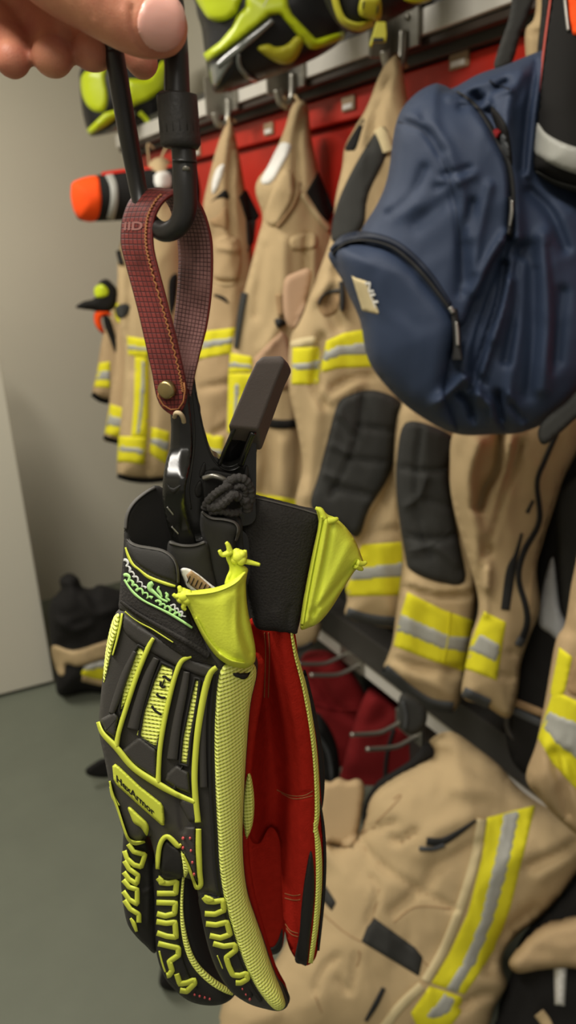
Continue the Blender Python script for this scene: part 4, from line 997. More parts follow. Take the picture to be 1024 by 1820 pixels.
sl = fgl([(314, 166, 0.009), (314, 169, 0.009), (314.5, 174, 0.009), (317, 205, 0.0095), (321, 250, 0.010), (322, 258, 0.010), (322, 264, 0.010)])
V, F = tube_geo(sl, [0.0060, 0.0071, 0.0072, 0.0072, 0.0072, 0.0071, 0.0060], ring=40)
sv = mk('screw_sleeve', V, F, M['sleeve'], cb)
for k in range(18):
    a = 2 * math.pi * k / 18
    ax = sl[4] - sl[2]; ax /= np.linalg.norm(ax); n = FG.n - ax * FG.n.dot(ax); n /= np.linalg.norm(n); b = np.cross(ax, n)
    off = 0.00687 * (math.cos(a) * n + math.sin(a) * b)
    V, F = tube_geo([sl[2] + off + ax * 0.002, sl[4] + off - ax * 0.002], 0.00042, ring=6)
    mk('grip_rib', V, F, M['sleeve'], sv)
V, F = tube_geo(fgl([(328, 285, 0.0118), (328, 289, 0.0118)]), 0.00445, ring=20)
mk('thread_ring', V, F, M['carab'], cb)
V, F = tube_geo(fgl([(331, 300, 0.0158), (331, 302, 0.0162)]), 0.0014, ring=12)
mk('pin', V, F, M['zinc'], cb)

# ---------------------------------------------------------------- leather strap (a loop seen from its stitched edge)
st = empty('leather_strap', fg(300, 735, 0.010), 'oxblood leather loop with gold stitching and a brass rivet, hanging from the carabiner', 'strap')
near = [(313, 737, .0118), (322, 732, .0118), (329, 720, .0118), (333, 705, .0117), (332, 688, .0115), (327, 660, .0115), (313, 600, .011), (299, 546, .010), (281, 480, .009), (272, 441, .008), (271, 410, .007), (276, 382, .006), (292, 356, .006), (314, 343, .004), (338, 346, .001), (358, 370, -.001), (371, 405, -.002), (377, 450, -.002), (375, 520, -.001), (367, 580, .000), (356, 625, .001), (346, 668, .002), (340, 704, .003)]
far = [(308, 737, .0112), (296, 731, .0108), (286, 721, .0104), (279, 706, .0099), (275, 688, .0095), (270, 660, .009), (257, 600, .006), (245, 546, .002), (228, 480, -.004), (218, 441, -.007), (217, 410, -.009), (221, 384, -.010), (233, 356, -.011), (252, 341, -.012), (280, 339, -.014), (300, 362, -.016), (313, 402, -.017), (319, 450, -.017), (317, 510, -.014), (311, 570, -.009), (304, 620, -.004), (300, 665, .000), (296, 700, .003)]
A, B = catmull(np.array(near), False, 5), catmull(np.array(far), False, 5)
NW = 9; rows = []
L = 0; U = []
ctr = fgl((A + B) / 2)
ss = np.concatenate([[0], np.cumsum(np.linalg.norm(np.diff(ctr, axis=0), axis=1))])
for k in range(NW):
    t = k / (NW - 1); rows.append(fgl(A * (1 - t) + B * t)); U.append(np.stack([np.full(len(A), t * 0.0142), ss], 1))
G = np.stack(rows, 1); UV = np.stack(U, 1); n = len(A)
du = np.gradient(G, axis=0); dv = np.gradient(G, axis=1); N = np.cross(du, dv); N /= np.linalg.norm(N, axis=2)[..., None]
# the outer side of the front strand looks at the camera
if N[30, 4].dot(FG.n) < 0: N = -N
TH = 0.0013
cross = np.linspace(0, 1, NW); pad = (1 - (2 * cross - 1) ** 4) * 0.0004
outer = G + N * (TH / 2 + pad)[None, :, None]; inner = G - N * (TH / 2)
V = np.concatenate([outer.reshape(-1, 3), inner.reshape(-1, 3)]); uv = np.concatenate([UV.reshape(-1, 2)] * 2)
F, fm = [], []; off = n * NW
for i in range(n - 1):
    for k in range(NW - 1):
        a = i * NW + k; F.append((a, a + 1, a + NW + 1, a + NW)); fm.append(0)
        F.append((off + a, off + a + NW, off + a + NW + 1, off + a + 1)); fm.append(1)
    for k in (0, NW - 1):
        a = i * NW + k; F.append((a, a + NW, off + a + NW, off + a)); fm.append(2)
for i in (0, n - 1):
    for k in range(NW - 1):
        a = i * NW + k; F.append((a, off + a, off + a + 1, a + 1)); fm.append(2)
M['leatheredge'] = material('leather cut edge', (112, 44, 40), 0.6, 0.3)
band = mk('band', V, F, None, st, True, uv, mats=[M['leather'], M['leatherin'], M['leatheredge']], fmat=fm)
# stitching along both long edges of the outer side
def stitch_line(t, i0, i1, name, zig):
    pts = []
    for i in range(i0, i1):
        for f in (0.0, 0.5):
            j = min(i + 1, n - 1); g = G[i] * (1 - f) + G[j] * f; nn = N[i]
            tt = t + (zig if len(pts) % 2 else -zig); x = tt * (NW - 1); k = int(x); fr = x - k
            pts.append(g[k] * (1 - fr) + g[min(k + 1, NW - 1)] * fr + nn[k] * (TH / 2 + 0.0006))
    V, F = tube_geo(smooth3(pts, 3), 0.00032, ring=6); return mk(name, V, F, M['threadgold'], band)
stitch_line(0.13, 18, 62, 'stitching', 0.03)
o = stitch_line(0.13, 68, 106, 'stitching', 0.02)
V, F = tube_geo(fgl([(284, 690, .0122), (281, 704, .0124), (290, 720, .0128), (303, 728, .0128), (317, 727, .0128), (326, 714, .0128), (329, 694, .0128), (327, 680, .0126)]), 0.00035, ring=6)
mk('stitching', V, F, M['threadgold'], band)
# pressed marks near the top of the front strand
P_, F_ = text_geo('IID'); x0, x1 = P_[:, 0].min(), P_[:, 0].max()
i0 = int(np.argmin(np.abs(A[:64, 1] - 412)))
tt = 0.86 - (P_[:, 0] - x0) / (x1 - x0) * 0.62; ii = i0 + (P_[:, 1] / P_[:, 1].max()) * 2.6
def on_band(t_, i_, o_):
    k0 = int(i_); f = i_ - k0; x = t_ * (NW - 1); k = int(x); fr = x - k
    g = lambda M_: (M_[k0, k] * (1 - fr) + M_[k0, k + 1] * fr) * (1 - f) + (M_[k0 + 1, k] * (1 - fr) + M_[k0 + 1, k + 1] * fr) * f
    return g(outer) + g(N) * o_
M['pressed'] = material('worn pale pressing', (140, 94, 88), 0.7, 0.2)
mk('pressed_mark', [on_band(t_, i_, 0.0003) for t_, i_ in zip(tt, ii)], F_, M['pressed'], band, False)
# rivet
c = fg(296, 693, 0.0130); ax = FG.n * 0.9 - FG.u * 0.42; ax /= np.linalg.norm(ax)
V, F = tube_geo([c - ax * 0.0015, c + ax * 0.0004, c + ax * 0.0011, c + ax * 0.0014], [0.0036, 0.0036, 0.0033, 0.0026], ring=28)
rv = mk('rivet', V, F, M['brass'], st)
V, F = tube_geo(smooth3([fg(*p) for p in ((310, 741, .010), (313, 734, .0145), (320, 735, .0155), (325, 742, .0145), (327, 750, .012))]), 0.0009, ring=8)
mk('cord_end', V, F, M['cord'], st)

# ---------------------------------------------------------------- spring clamp
cl = empty('spring_clamp', fg(370, 965, 0), 'glossy black plastic spring clamp gripping the cuffs of the gloves', 'clamp')
def sstep(v, a_, b_):
    q_ = np.clip((v - a_) / (b_ - a_), 0, 1); return q_ * q_ * (3 - 2 * q_)
def P3(pts): return [(float(a), float(b)) for a, b in pts]
# left lever: its broad glossy face and its side web
LV = Sheet('lever', P3([(302, 690), (303, 735), (304, 765), (302, 795), (295, 820), (290, 850), (289, 880), (291, 908), (298, 935), (306, 962), (312, 985), (350, 990), (348, 960), (338, 930), (331, 900), (330, 870), (335, 845), (341, 815), (343, 790), (341, 755), (337, 720), (334, 690)]), FG, M['gloss'], parent=cl,
    T=((0.0010, 4),), Tb=0.002, base=0.0075, step=4, smooth=True, extra=lambda x, y: -0.00010 * np.maximum(320 - x, 0) + 0.0105 * sstep(y, 790, 858) - 0.0135 * sstep(y, 866, 975))
LV.patch('wedge_slot', [(297, 860), (303, 866), (309, 868), (319, 862), (323, 862), (312, 876), (307, 878), (300, 870)], M['rubber2'], 0.0004, 2, step=2, smooth=False)
for k, (a, b) in enumerate((((297, 901), (308, 915)), ((305, 936), (317, 949)))):
    LV.strip('grip_tooth', [a, b], 2.6, M['zipmetal'], 0.0006)
SW = plate('side_web', P3([(334, 640), (342, 668), (347, 690), (350, 708), (356, 722), (357, 742), (360, 756), (367, 776), (372, 795), (379, 810), (388, 815), (398, 826), (412, 828), (428, 818), (436, 800), (444, 780), (450, 768), (456, 775), (456, 820), (455, 890), (450, 930), (400, 940), (372, 960), (350, 985), (343, 960), (333, 930), (327, 900), (326, 870), (331, 845), (338, 815), (340, 790), (337, 755), (332, 700), (330, 660)]), FG, -0.014, -0.0035, M['gloss'], cl, True, 0.0012, 3)
S2 = Sheet('x', P3([(320, 600), (470, 600), (470, 1000), (320, 1000)]), FG, None, build=False, T=(), base=-0.0033, step=4, smooth=False)
for nm, ol in (('oval_slot', [(357, 833), (363, 822), (366, 828), (364, 842), (358, 850), (354, 845)]), ('oval_slot', [(436, 830), (440, 828), (442, 840), (439, 852), (435, 846)]),
               ('round_slot', [(346, 872), (352, 858), (358, 855), (360, 868), (358, 882), (350, 884)]), ('spring_recess', [(362, 842), (374, 836), (392, 838), (412, 842), (428, 846), (434, 868), (430, 900), (400, 915), (372, 905), (362, 880)])):
    S2.patch(nm, ol, M['rubber2'], 0.0006, 3, parent=SW, step=2.5)
S2.strip('edge_rib', [(344, 668), (349, 700), (357, 742), (368, 790), (380, 818), (398, 834), (414, 836), (430, 826), (440, 806), (448, 784)], 3.0, M['gloss'], 0.0009, parent=SW)
S2.strip('edge_rib', [(341, 700), (346, 760), (345, 800), (340, 840), (336, 872), (340, 905)], 3.0, M['gloss'], 0.0011, parent=SW)
V, F = tube_geo(smooth3([fg(*p) for p in ((362, 850, -.002), (380, 846, .001), (398, 852, .0015), (414, 866, .000), (420, 888, -.002))]), 0.0012, ring=10)
mk('spring', V, F, M['zinc'], cl)
# right lever with its rubber grip
V8a = fgl([(384, 832, -.013), (446, 828, -.013), (452, 828, -.018), (395, 832, -.019)]); V8b = fgl([(419, 742, .004), (462, 742, .006), (468, 752, -.008), (424, 748, -.010)])
rl = hull8('lever', V8a, V8b, M['gloss'], cl, 0.0008, 2)
V, F = tube_geo(smooth3([fg(*p) for p in ((390, 826, -.003), (400, 800, .001), (412, 772, .0052), (420, 752, .006))]), 0.0009, ring=8); mk('lever_rib', V, F, M['gloss'], rl)
V, F = tube_geo(smooth3([fg(*p) for p in ((428, 826, -.003), (440, 792, .002), (450, 768, .006))]), 0.0014, ring=8); mk('lever_rib', V, F, M['gloss'], rl)
g0 = fgl([(405, 758, .0078), (459, 763, .0082), (465, 801, -.0095), (412, 796, -.0100)])
g1 = fgl([(440, 674, .0108), (493, 674, .0112), (505, 690, -.0075), (452, 690, -.0080)])
g2 = fgl([(455, 643, .0116), (507, 641, .0122), (519, 660, -.0060), (468, 660, -.0065)])
g3 = fgl([(466, 633, .0110), (500, 632, .0112), (511, 643, -.0050), (478, 645, -.0055)])
VV = np.vstack([g0, g1, g2, g3]); FF = [(0, 1, 2, 3), (15, 14, 13, 12)]
for s_ in range(3):
    for i in range(4): FF.append((s_ * 4 + i, s_ * 4 + 4 + i, s_ * 4 + 4 + (i + 1) % 4, s_ * 4 + (i + 1) % 4))
gr = mk('rubber_grip', VV, FF, M['matteblack'], cl, False); bevel(gr, 0.0011, 4, 28)
jw = plate('jaw', P3([(306, 962), (352, 958), (392, 950), (400, 1000), (392, 1050), (320, 1050)]), FG, -0.010, 0.0, M['gloss'], cl, True, 0.001, 5)

plate('jaw', P3([(392, 950), (440, 950), (442, 1040), (392, 1040)]), FG, -0.016, -0.0065, M['gloss'], cl, True, 0.001, 5)
# ---------------------------------------------------------------- front glove
gl = empty('work_glove', fg(500, 1797, 0.0), 'front impact work glove showing its back with neon yellow ribs over black rubber', 'glove', 'pair of clamped work gloves')
def ridge_x(y): return np.interp(y, [1100, 1200, 1300, 1400, 1500, 1560, 1620, 1680, 1740, 1800], [392, 389, 384, 384, 388, 394, 408, 424, 450, 496])
def gl_extra(x, y):
    r = ridge_x(y); d = x - r
    s = np.where(d < 0, -0.000125 * (-d), -0.00022 * d)
    soft = 0.0022 * np.exp(-(d / 16.0) ** 2)
    return 0.017 + s - soft
MAIN = [(213, 1086), (204, 1094), (192, 1140), (183, 1200), (177, 1262), (176, 1300), (186, 1350), (196, 1400), (208, 1440), (218, 1475), (227, 1492), (250, 1500), (264, 1486), (273, 1512), (281, 1545), (312, 1556), (344, 1566), (352, 1590), (360, 1640), (372, 1690), (388, 1730), (410, 1762), (440, 1783), (470, 1793), (497, 1797), (512, 1786), (507, 1765), (495, 1742), (481, 1706), (468, 1666), (455, 1630), (442, 1590), (434, 1540), (432, 1480), (435, 1400), (440, 1320), (446, 1250), (458, 1192), (450, 1160), (400, 1135), (330, 1105), (250, 1076)]
S = Sheet('hand_back', MAIN, FG, M['rubber'], parent=gl, T=((0.003, 9), (0.004, 40)), Tb=0.012, step=4.5, extra=gl_extra,
    folds=[([(318, 1420), (322, 1450), (326, 1476)], 5, -0.0015), ([(352, 1580), (392, 1594)], 3, -0.0015)])
KN = [(395, 1186), (387, 1215), (383, 1260), (381, 1320), (383, 1400), (387, 1480), (390, 1540), (398, 1592), (412, 1645), (430, 1700), (450, 1745), (472, 1778), (492, 1796), (507, 1788), (502, 1764), (490, 1735), (478, 1703), (466, 1665), (453, 1628), (440, 1588), (433, 1540), (431, 1480), (434, 1400), (439, 1320), (445, 1250), (456, 1196), (446, 1176), (418, 1170)]
k = S.patch('side_knit', KN, M['knit'], 0.0026, 9, step=4)
S.strip('edge_welt', [(381, 1200), (375, 1260), (373, 1320), (374, 1400), (379, 1480), (382, 1540), (389, 1594), (402, 1646), (420, 1700), (441, 1747), (464, 1780)], [7, 7, 7, 7, 7, 7, 7, 8, 8, 8, 6], M['rubber2'], 0.0022)
S.patch('left_knit', [(212, 1092), (202, 1097), (192, 1132), (185, 1180), (184, 1214), (190, 1196), (200, 1150), (210, 1118)], M['knit'], 0.0018, 4, step=3)
S.strip('neon_rib', [(217, 1090), (214, 1110), (207, 1140), (200, 1165)], [4, 5, 4, 3], M['neonrub'], 0.0026)
S.patch('top_bar', [(222, 1092), (250, 1112), (300, 1142), (345, 1172), (386, 1188), (376, 1206), (338, 1196), (300, 1178), (262, 1156), (228, 1132), (216, 1110)], M['rubber'], 0.0022, 7, step=4)
wins = [[(244.5, 1152.5), (254.6, 1159), (253, 1170), (238, 1212), (222, 1254), (216, 1266), (213.7, 1258), (225, 1208), (238, 1164)],
        [(286, 1183), (307, 1193), (303, 1220), (293, 1258), (284, 1306), (279, 1326), (250, 1305), (260, 1262), (274, 1214)],
        [(345.5, 1211), (354, 1213), (348, 1256), (339, 1308), (334.5, 1356), (321, 1352), (326, 1308), (337, 1252)]]
for w_ in wins:
    f = S.patch('knit_window', [tuple(np.mean(w_, 0) + (np.array(p) - np.mean(w_, 0)) * [1.22, 1.03]) for p in w_], M['knitfine'], 0.0012, 3, step=3.2, smooth=False)
def frame(w_, ins=6.0):
    c = np.mean(w_, 0); return [tuple(np.array(p) + (np.array(p) - c) / np.linalg.norm(np.array(p) - c) * ins) for p in w_]
for w_ in wins: S.strip('window_frame', frame(w_), 5, M['rubber2'], 0.0026, closed=True, smooth=False)
S.strip('pad_bar', [(240, 1158), (222, 1200), (206, 1246), (198, 1268)], [8, 14, 14, 10], M['rubber'], 0.0034)
S.strip('pad_bar', [(278, 1170), (262, 1206), (246, 1256), (236, 1296)], [12, 18, 20, 22], M['rubber'], 0.0034)
S.strip('pad_bar', [(332, 1194), (326, 1230), (314, 1290), (306, 1350)], [12, 15, 17, 20], M['rubber'], 0.0034)
S.strip('pad_bar', [(369, 1204), (362, 1256), (360, 1320), (362, 1400)], [12, 14, 14, 14], M['rubber'], 0.0030)
for ol in ([(178.6, 1278), (203, 1264), (211.5, 1273), (206, 1314), (187, 1302)], [(248, 1308), (279, 1332), (280, 1382), (274, 1384), (238, 1360), (215, 1334)], [(314, 1358), (336, 1372), (340, 1412), (312.6, 1402), (292, 1387), (296, 1374)], [(346, 1362), (352, 1420), (352, 1462), (336, 1460), (318, 1428), (322, 1416), (344, 1424)]):
    S.patch('knuckle_pad', ol, M['rubber'], 0.0034, 6, step=3.2, smooth=False)
S.strip('pad_split', [(324, 1362), (316, 1386), (310, 1402)], [2, 4, 5], M['rubber2'], 0.0036)
S.strip('pad_split', [(206, 1278), (196, 1290), (188, 1298)], [2, 3, 3], M['rubber2'], 0.0038)
NEON = [([(273, 1134), (263, 1152), (244, 1199), (225, 1256), (211, 1302), (207, 1328)], [6, 8, 8, 8, 8, 8]),
        ([(340, 1167), (324, 1174), (314, 1194), (304, 1229), (293, 1278), (285, 1326), (282, 1366), (281, 1392)], [5, 8, 8, 8, 8, 8, 8, 9]),
        ([(385, 1186), (374, 1197), (365, 1225), (355, 1278), (349, 1326), (346, 1379), (348, 1423), (352, 1462)], [8, 10, 11, 11, 10, 10, 10, 10]),
        ([(174, 1283), (183, 1304), (207, 1329), (238, 1365), (282, 1394), (312, 1411), (346, 1426)], [6, 8, 10, 10, 11, 9, 8]),
        ([(353, 1473), (353, 1507), (355, 1550), (357, 1572), (350, 1578), (345, 1568), (336, 1542), (325, 1518)], [9, 10, 9, 8, 7, 5, 5, 4]),
        ([(280, 1545), (281, 1524), (284, 1504), (290, 1491), (298, 1487), (307, 1494), (317, 1504), (322, 1500)], [6, 8, 8, 8, 8, 9, 8, 4]),
        ([(195, 1388), (200, 1412), (210, 1440), (221, 1474), (228, 1491), (238, 1498), (248, 1498), (258, 1496)], [3, 4, 4, 4, 5, 7, 6, 3])]
for ln, wd in NEON: S.strip('neon_rib', ln, [q_ * 1.15 for q_ in wd], M['neonrub'], 0.0042)
S.strip('neon_rib', [(212, 1432), (202, 1418), (196, 1398)], [3, 7, 4], M['neonrub'], 0.0016)
lg = S.patch('logo_badge', [(199.5, 1362), (205, 1357), (213, 1363), (250, 1398), (287, 1427), (291, 1434), (293, 1456), (292, 1467), (287, 1467), (240, 1425), (208, 1396), (202, 1386)], M['neonrub'], 0.0036, 3.5, step=2.6, smooth=False)
S.text('badge_lettering', 'HexArmor', (206.5, 1388), (15.0, 13.8), (-1.0, -16.5), M['print'], 0.0042, parent=lg)
S.patch('neon_leaf', [(227, 1436), (233, 1435), (246, 1447), (261, 1461), (265, 1471), (262.5, 1484), (259, 1484), (250, 1471), (238, 1463), (232, 1450)], M['neonrub'], 0.0036, 4, step=2.6)
dp = S.patch('dot_plate', [(323, 1481), (329, 1469), (348, 1469), (349, 1520), (352, 1570), (349, 1571), (336, 1538), (322, 1509)], M['rubber'], 0.0036, 4, step=3, smooth=False)
for x, y in ((326, 1490), (338, 1490), (325.5, 1507), (339.5, 1512), (342, 1533), (345, 1554)):
    S.patch('rubber_dot', [(x + 3.6 * math.cos(a), y + 4.2 * math.sin(a)) for a in np.linspace(0, 5.5, 8)], M['dotred'], 0.0052, 3, parent=dp, step=1.6)
S.patch('finger_web', [(290, 1500), (297, 1494), (306, 1502), (318, 1510), (326, 1530), (324, 1558), (308, 1562), (288, 1556), (286, 1520)], M['rubber2'], 0.0026, 6, step=3)
S.patch('web_knit', [(321, 1513), (328, 1520), (336, 1542), (335, 1550), (328, 1560), (324, 1540)], M['knitfine'], 0.0034, 3, step=2.5)
# printed size marks in the middle window
for ln, wd in (([(289, 1204), (293, 1202), (298, 1207), (303, 1210)], 4.5), ([(292, 1208), (290, 1214), (288, 1219)], 2.5), ([(286, 1212), (285, 1218), (290, 1222), (293, 1219)], 4.0), ([(278, 1233), (283, 1238), (289, 1240), (294, 1240)], 4.5), ([(270, 1254), (273, 1260), (280, 1266), (287, 1270)], 4.5)):
    S.strip('size_print', ln, wd, M['print'], 0.0024)
# index finger meanders
def meander(S_, groups, width, o):
    for g in groups: S_.strip('neon_meander', g, width, M['neonrub'], o, smooth=False)
S.patch('finger_pad', [(354, 1592), (396, 1598), (404, 1646), (420, 1690), (440, 1738), (450, 1770), (432, 1776), (410, 1758), (390, 1728), (374, 1688), (362, 1640)], M['rubber2'], 0.0016, 5, step=3)
meander(S, [[(362, 1594), (368, 1602), (380, 1603), (396, 1600), (398, 1618), (382, 1625), (364, 1624)], [(366, 1642), (384, 1644), (403, 1639), (409, 1661), (392, 1667), (373, 1663)], [(379, 1677), (398, 1682), (417, 1679), (419, 1689), (402, 1702), (407, 1718), (414, 1733), (426, 1734), (438, 1730), (440, 1740), (428, 1747), (419, 1747)]], 10.5, 0.0032)
S.strip('neon_rib', [(386, 1698), (392, 1712), (396, 1722)], 2.5, M['neonrub'], 0.002)
S.patch('thick_rib', [(363, 1590), (378, 1594), (382, 1602), (372, 1606), (364, 1602)], M['neonrub'], 0.0040, 3, step=2.4)
for x, y in ((431, 1758), (437, 1768), (444, 1776)):
    S.patch('rubber_dot', [(x + 2.6 * math.cos(a), y + 3.2 * math.sin(a)) for a in np.linspace(0, 5.5, 8)], M['dotred'], 0.0026, 2.4, step=1.5)
# middle finger
MF = Sheet('middle_finger', [(274, 1530), (274, 1600), (275, 1660), (280, 1702), (292, 1736), (310, 1759), (336, 1779), (366, 1787), (395, 1785), (415, 1772), (419, 1756), (408, 1735), (392, 1712), (376, 1665), (366, 1610), (354, 1562), (330, 1530)], FG, M['rubber2'], parent=gl, T=((0.003, 8), (0.004, 30)), Tb=0.010, step=4, base=-0.004,
    extra=lambda x, y: -0.00006 * np.abs(x - np.interp(y, [1500, 1650, 1720, 1790], [322, 326, 344, 405])) - 0.00016 * np.maximum(x - np.interp(y, [1500, 1650, 1720, 1790], [330, 336, 356, 412]), 0))
MF.patch('finger_pad', [(277, 1560), (314, 1562), (318, 1640), (322, 1690), (338, 1736), (352, 1756), (332, 1766), (310, 1750), (292, 1728), (281, 1690), (276, 1620)], M['rubber2'], 0.0014, 5, step=3)
meander(MF, [[(281, 1560), (288, 1569), (300, 1570), (314, 1567), (312, 1588), (279, 1588)], [(278, 1604), (312, 1605), (310, 1624), (294, 1628), (279, 1624)], [(278, 1638), (296, 1641), (311, 1639), (313, 1666), (296, 1664), (279, 1658)], [(281, 1677), (298, 1681), (317, 1685), (317, 1698), (301, 1709), (306, 1725), (301, 1733), (296, 1734)], [(314, 1731), (320, 1749), (332, 1747), (345, 1742), (346, 1748), (332, 1762), (320, 1760)]], 10.5, 0.0028)
MF.strip('neon_rib', [(283, 1690), (288, 1710), (294, 1728)], 3.5, M['neonrub'], 0.002)
MF.patch('thick_rib', [(282, 1556), (292, 1562), (296, 1570), (288, 1574), (281, 1572)], M['neonrub'], 0.0034, 3, step=2.4)
MF.strip('finger_knit', [(330, 1540), (325, 1570), (323, 1618), (327, 1657), (336, 1692), (350, 1718), (373, 1741), (397, 1757), (415, 1766)], [5, 5, 6, 9, 11, 12, 13, 12, 8], M['knitfine'], 0.0026)
for k_ in range(4): MF.patch('rubber_dot', [(346 + 9 * k_ + 2.2 * math.cos(a), 1768 + 2.6 * k_ + 2.6 * math.sin(a)) for a in np.linspace(0, 5.5, 8)], M['dotred'], 0.0016, 2, step=1.5)
# ring finger
RF = Sheet('ring_finger', [(222, 1470), (218, 1510), (215, 1560), (218, 1600), (226, 1640), (240, 1662), (258, 1680), (276, 1694), (284, 1660), (282, 1600), (280, 1530), (266, 1484), (240, 1462)], FG, M['rubber2'], parent=gl, T=((0.003, 8), (0.004, 26)), Tb=0.010, step=4, base=-0.010,
    extra=lambda x, y: -0.00010 * np.maximum(240 - x, 0) - 0.00012 * np.maximum(x - 250, 0), folds=[([(258, 1500), (264, 1560), (262, 1640)], 4, 0.001), ([(255, 1586), (272, 1578)], 3, 0.001)])
meander(RF, [[(228, 1500), (238, 1514), (258, 1519), (251, 1541), (238, 1537), (226, 1526), (221, 1512)], [(221, 1530), (230, 1545), (246, 1556), (243, 1571), (230, 1563), (220, 1550)], [(219, 1564), (230, 1577), (244, 1581), (244, 1607), (230, 1599), (219, 1584)], [(221, 1600), (232, 1616), (247, 1625), (247, 1640)]], 9, 0.0026)
RF.strip('neon_tip', [(232, 1632), (238, 1642), (243, 1656)], [4, 8, 5], M['neonrub'], 0.002)
LF = Sheet('little_finger', [(262, 1490), (256, 1560), (258, 1640), (264, 1676), (278, 1690), (292, 1660), (294, 1560), (286, 1496)], FG, M['rubber2'], parent=gl, T=((0.003, 8),), Tb=0.008, step=4, base=-0.016)
# palm side glimpsed on the right
PS = Sheet('palm', [(430, 1180), (462, 1172), (470, 1180), (466, 1240), (456, 1300), (448, 1370), (442, 1440), (444, 1520), (452, 1580), (462, 1620), (482, 1690), (500, 1742), (515, 1772), (508, 1786), (480, 1760), (440, 1660), (400, 1560), (400, 1300)], FG, M['suede'], parent=gl, T=((0.003, 8),), Tb=0.010, step=5, base=-0.006)
PS.patch('finger_cap', [(489, 1742), (500, 1744), (515, 1770), (512, 1784), (500, 1785), (490, 1765)], M['rubber2'], 0.002, 4, step=3)
TB = Sheet('thumb_knit', [(438, 1380), (446, 1378), (452, 1420), (450, 1460), (442, 1485), (436, 1488), (430, 1440)], FG, M['knitfine'], parent=gl, T=((0.003, 6),), Tb=0.006, step=3, base=-0.004)

# cuff: back wall, inner flaps, front wall
def cuff_ex(x, y): return -0.00011 * np.abs(x - 300) ** 1.05
BW = Sheet('cuff_back', [(222, 936), (226, 912), (238, 892), (258, 874), (276, 863), (300, 872), (350, 890), (400, 905), (428, 924), (432, 960), (440, 1060), (430, 1150), (330, 1120), (240, 1060), (222, 990)], FG, M['neoprene'], parent=gl, T=((0.002, 6),), Tb=0.004, step=5, base=-0.018, extra=lambda x, y: 0.00016 * np.abs(x - 320))
BW.strip('rim_binding', [(223, 940), (226, 914), (238, 893), (258, 876), (276, 866)], 6, M['binding'], 0.0015)
IF = Sheet('inner_flap', [(300, 962), (322, 967), (345, 967), (362, 961), (372, 966), (378, 1000), (392, 1060), (400, 1110), (340, 1090), (312, 1040), (298, 1000)], FG, M['neoprene'], parent=gl, T=((0.0015, 5), (0.003, 30)), Tb=0.002, step=4, base=0.0062)
IF.strip('rim_binding', [(301, 964), (322, 969), (345, 969), (364, 963)], 5, M['binding'], 0.0012)
IP = Sheet('inner_flap', [(358, 907), (366, 914), (376, 919), (396, 921), (414, 925), (424, 934), (426, 946), (420, 960), (418, 1010), (424, 1060), (404, 1100), (380, 1050), (368, 985), (356, 940)], FG, M['neoprene'], parent=gl, T=((0.0015, 5), (0.003, 24)), Tb=0.002, step=4, base=0.004)
IP.strip('rim_binding', [(359, 909), (367, 916), (378, 921), (398, 923), (416, 928), (424, 938), (423, 950), (419, 962)], [4, 5, 5, 5, 5, 6, 6, 4], M['binding'], 0.0016)
FW = Sheet('cuff_front', [(221, 924), (222, 948), (229, 962), (244, 969), (268, 973), (290, 977), (308, 990), (317, 1008), (319, 1036), (326, 1058), (344, 1098), (374, 1152), (404, 1184), (440, 1196), (456, 1178), (448, 1190), (438, 1206), (420, 1207), (390, 1198), (340, 1177), (290, 1147), (250, 1112), (214, 1086), (212, 1062), (217, 1010), (220, 965)], FG, M['elastic'], parent=gl, T=((0.0018, 5), (0.005, 36)), Tb=0.003, step=3.6, base=0.0165,
    extra=lambda x, y: -0.00016 * np.maximum(330 - x, 0) - 0.0000006 * np.maximum(300 - x, 0) ** 2)
FW.patch('smooth_flap', [(223, 950), (230, 964), (245, 971), (268, 975), (288, 979), (305, 991), (313, 1008), (315, 1034), (300, 1030), (282, 1024), (264, 1015), (248, 1004), (236, 992), (229, 980)], M['neoprene'], 0.0008, 4, step=3.4)
FW.strip('rim_binding', [(223, 945), (230, 962), (245, 970), (268, 974), (290, 979), (307, 991), (315, 1008), (317, 1036)], 5, M['binding'], 0.0014)
lb = FW.patch('logo_band', [(222, 974), (229, 990), (238, 1004), (262, 1025), (290, 1037), (312, 1043), (322, 1066), (338, 1098), (342, 1114), (322, 1102), (280, 1080), (256, 1068), (240, 1056), (229, 1043), (221, 1028)], M['lining'], 0.0006, 3, step=3.2, smooth=False)
FW.strip('band_edge', [(223, 973), (228, 988), (236, 1003), (248, 1013), (263, 1025), (282, 1033), (300, 1039), (312, 1042)], [3, 5, 5, 4, 6, 6, 6, 4], M['neonrub'], 0.0016, parent=lb)
FW.strip('band_edge', [(221, 1030), (229, 1043), (240, 1056), (256, 1068), (280, 1080), (302, 1091), (322, 1103), (342, 1116)], [4, 4, 5, 4, 4, 5, 5, 4], M['threadgreen'], 0.0016, parent=lb)
def script(pts, amp, n_, w_, mat, name):
    C = resample(catmull(pts, False), 1.0, False); T_ = np.gradient(C, axis=0); T_ /= np.linalg.norm(T_, axis=1)[:, None]; N_ = np.stack([-T_[:, 1], T_[:, 0]], 1)
    rr = np.random.RandomState(len(C)); k_ = np.linspace(0, n_ * 2 * math.pi, len(C)); amp = amp * (0.75 + 0.5 * np.interp(k_, np.arange(0, 60, 2.2), rr.rand(28)))[:, None] * np.array([[1.0]]); amp = amp[:, 0]; Q = C + N_ * (np.sin(k_) * amp)[:, None] + T_ * (np.cos(k_) * amp * 0.7)[:, None]
    FW.strip(name, Q[::3], w_ * (0.6 + 0.8 * rr.rand(len(Q[::3]))), mat, 0.0015, parent=lb)
script([(222, 992), (228, 1010), (238, 1024), (248, 1036), (259, 1048)], 3.4, 6, 4.2, M['threadwhite'], 'embroidery')
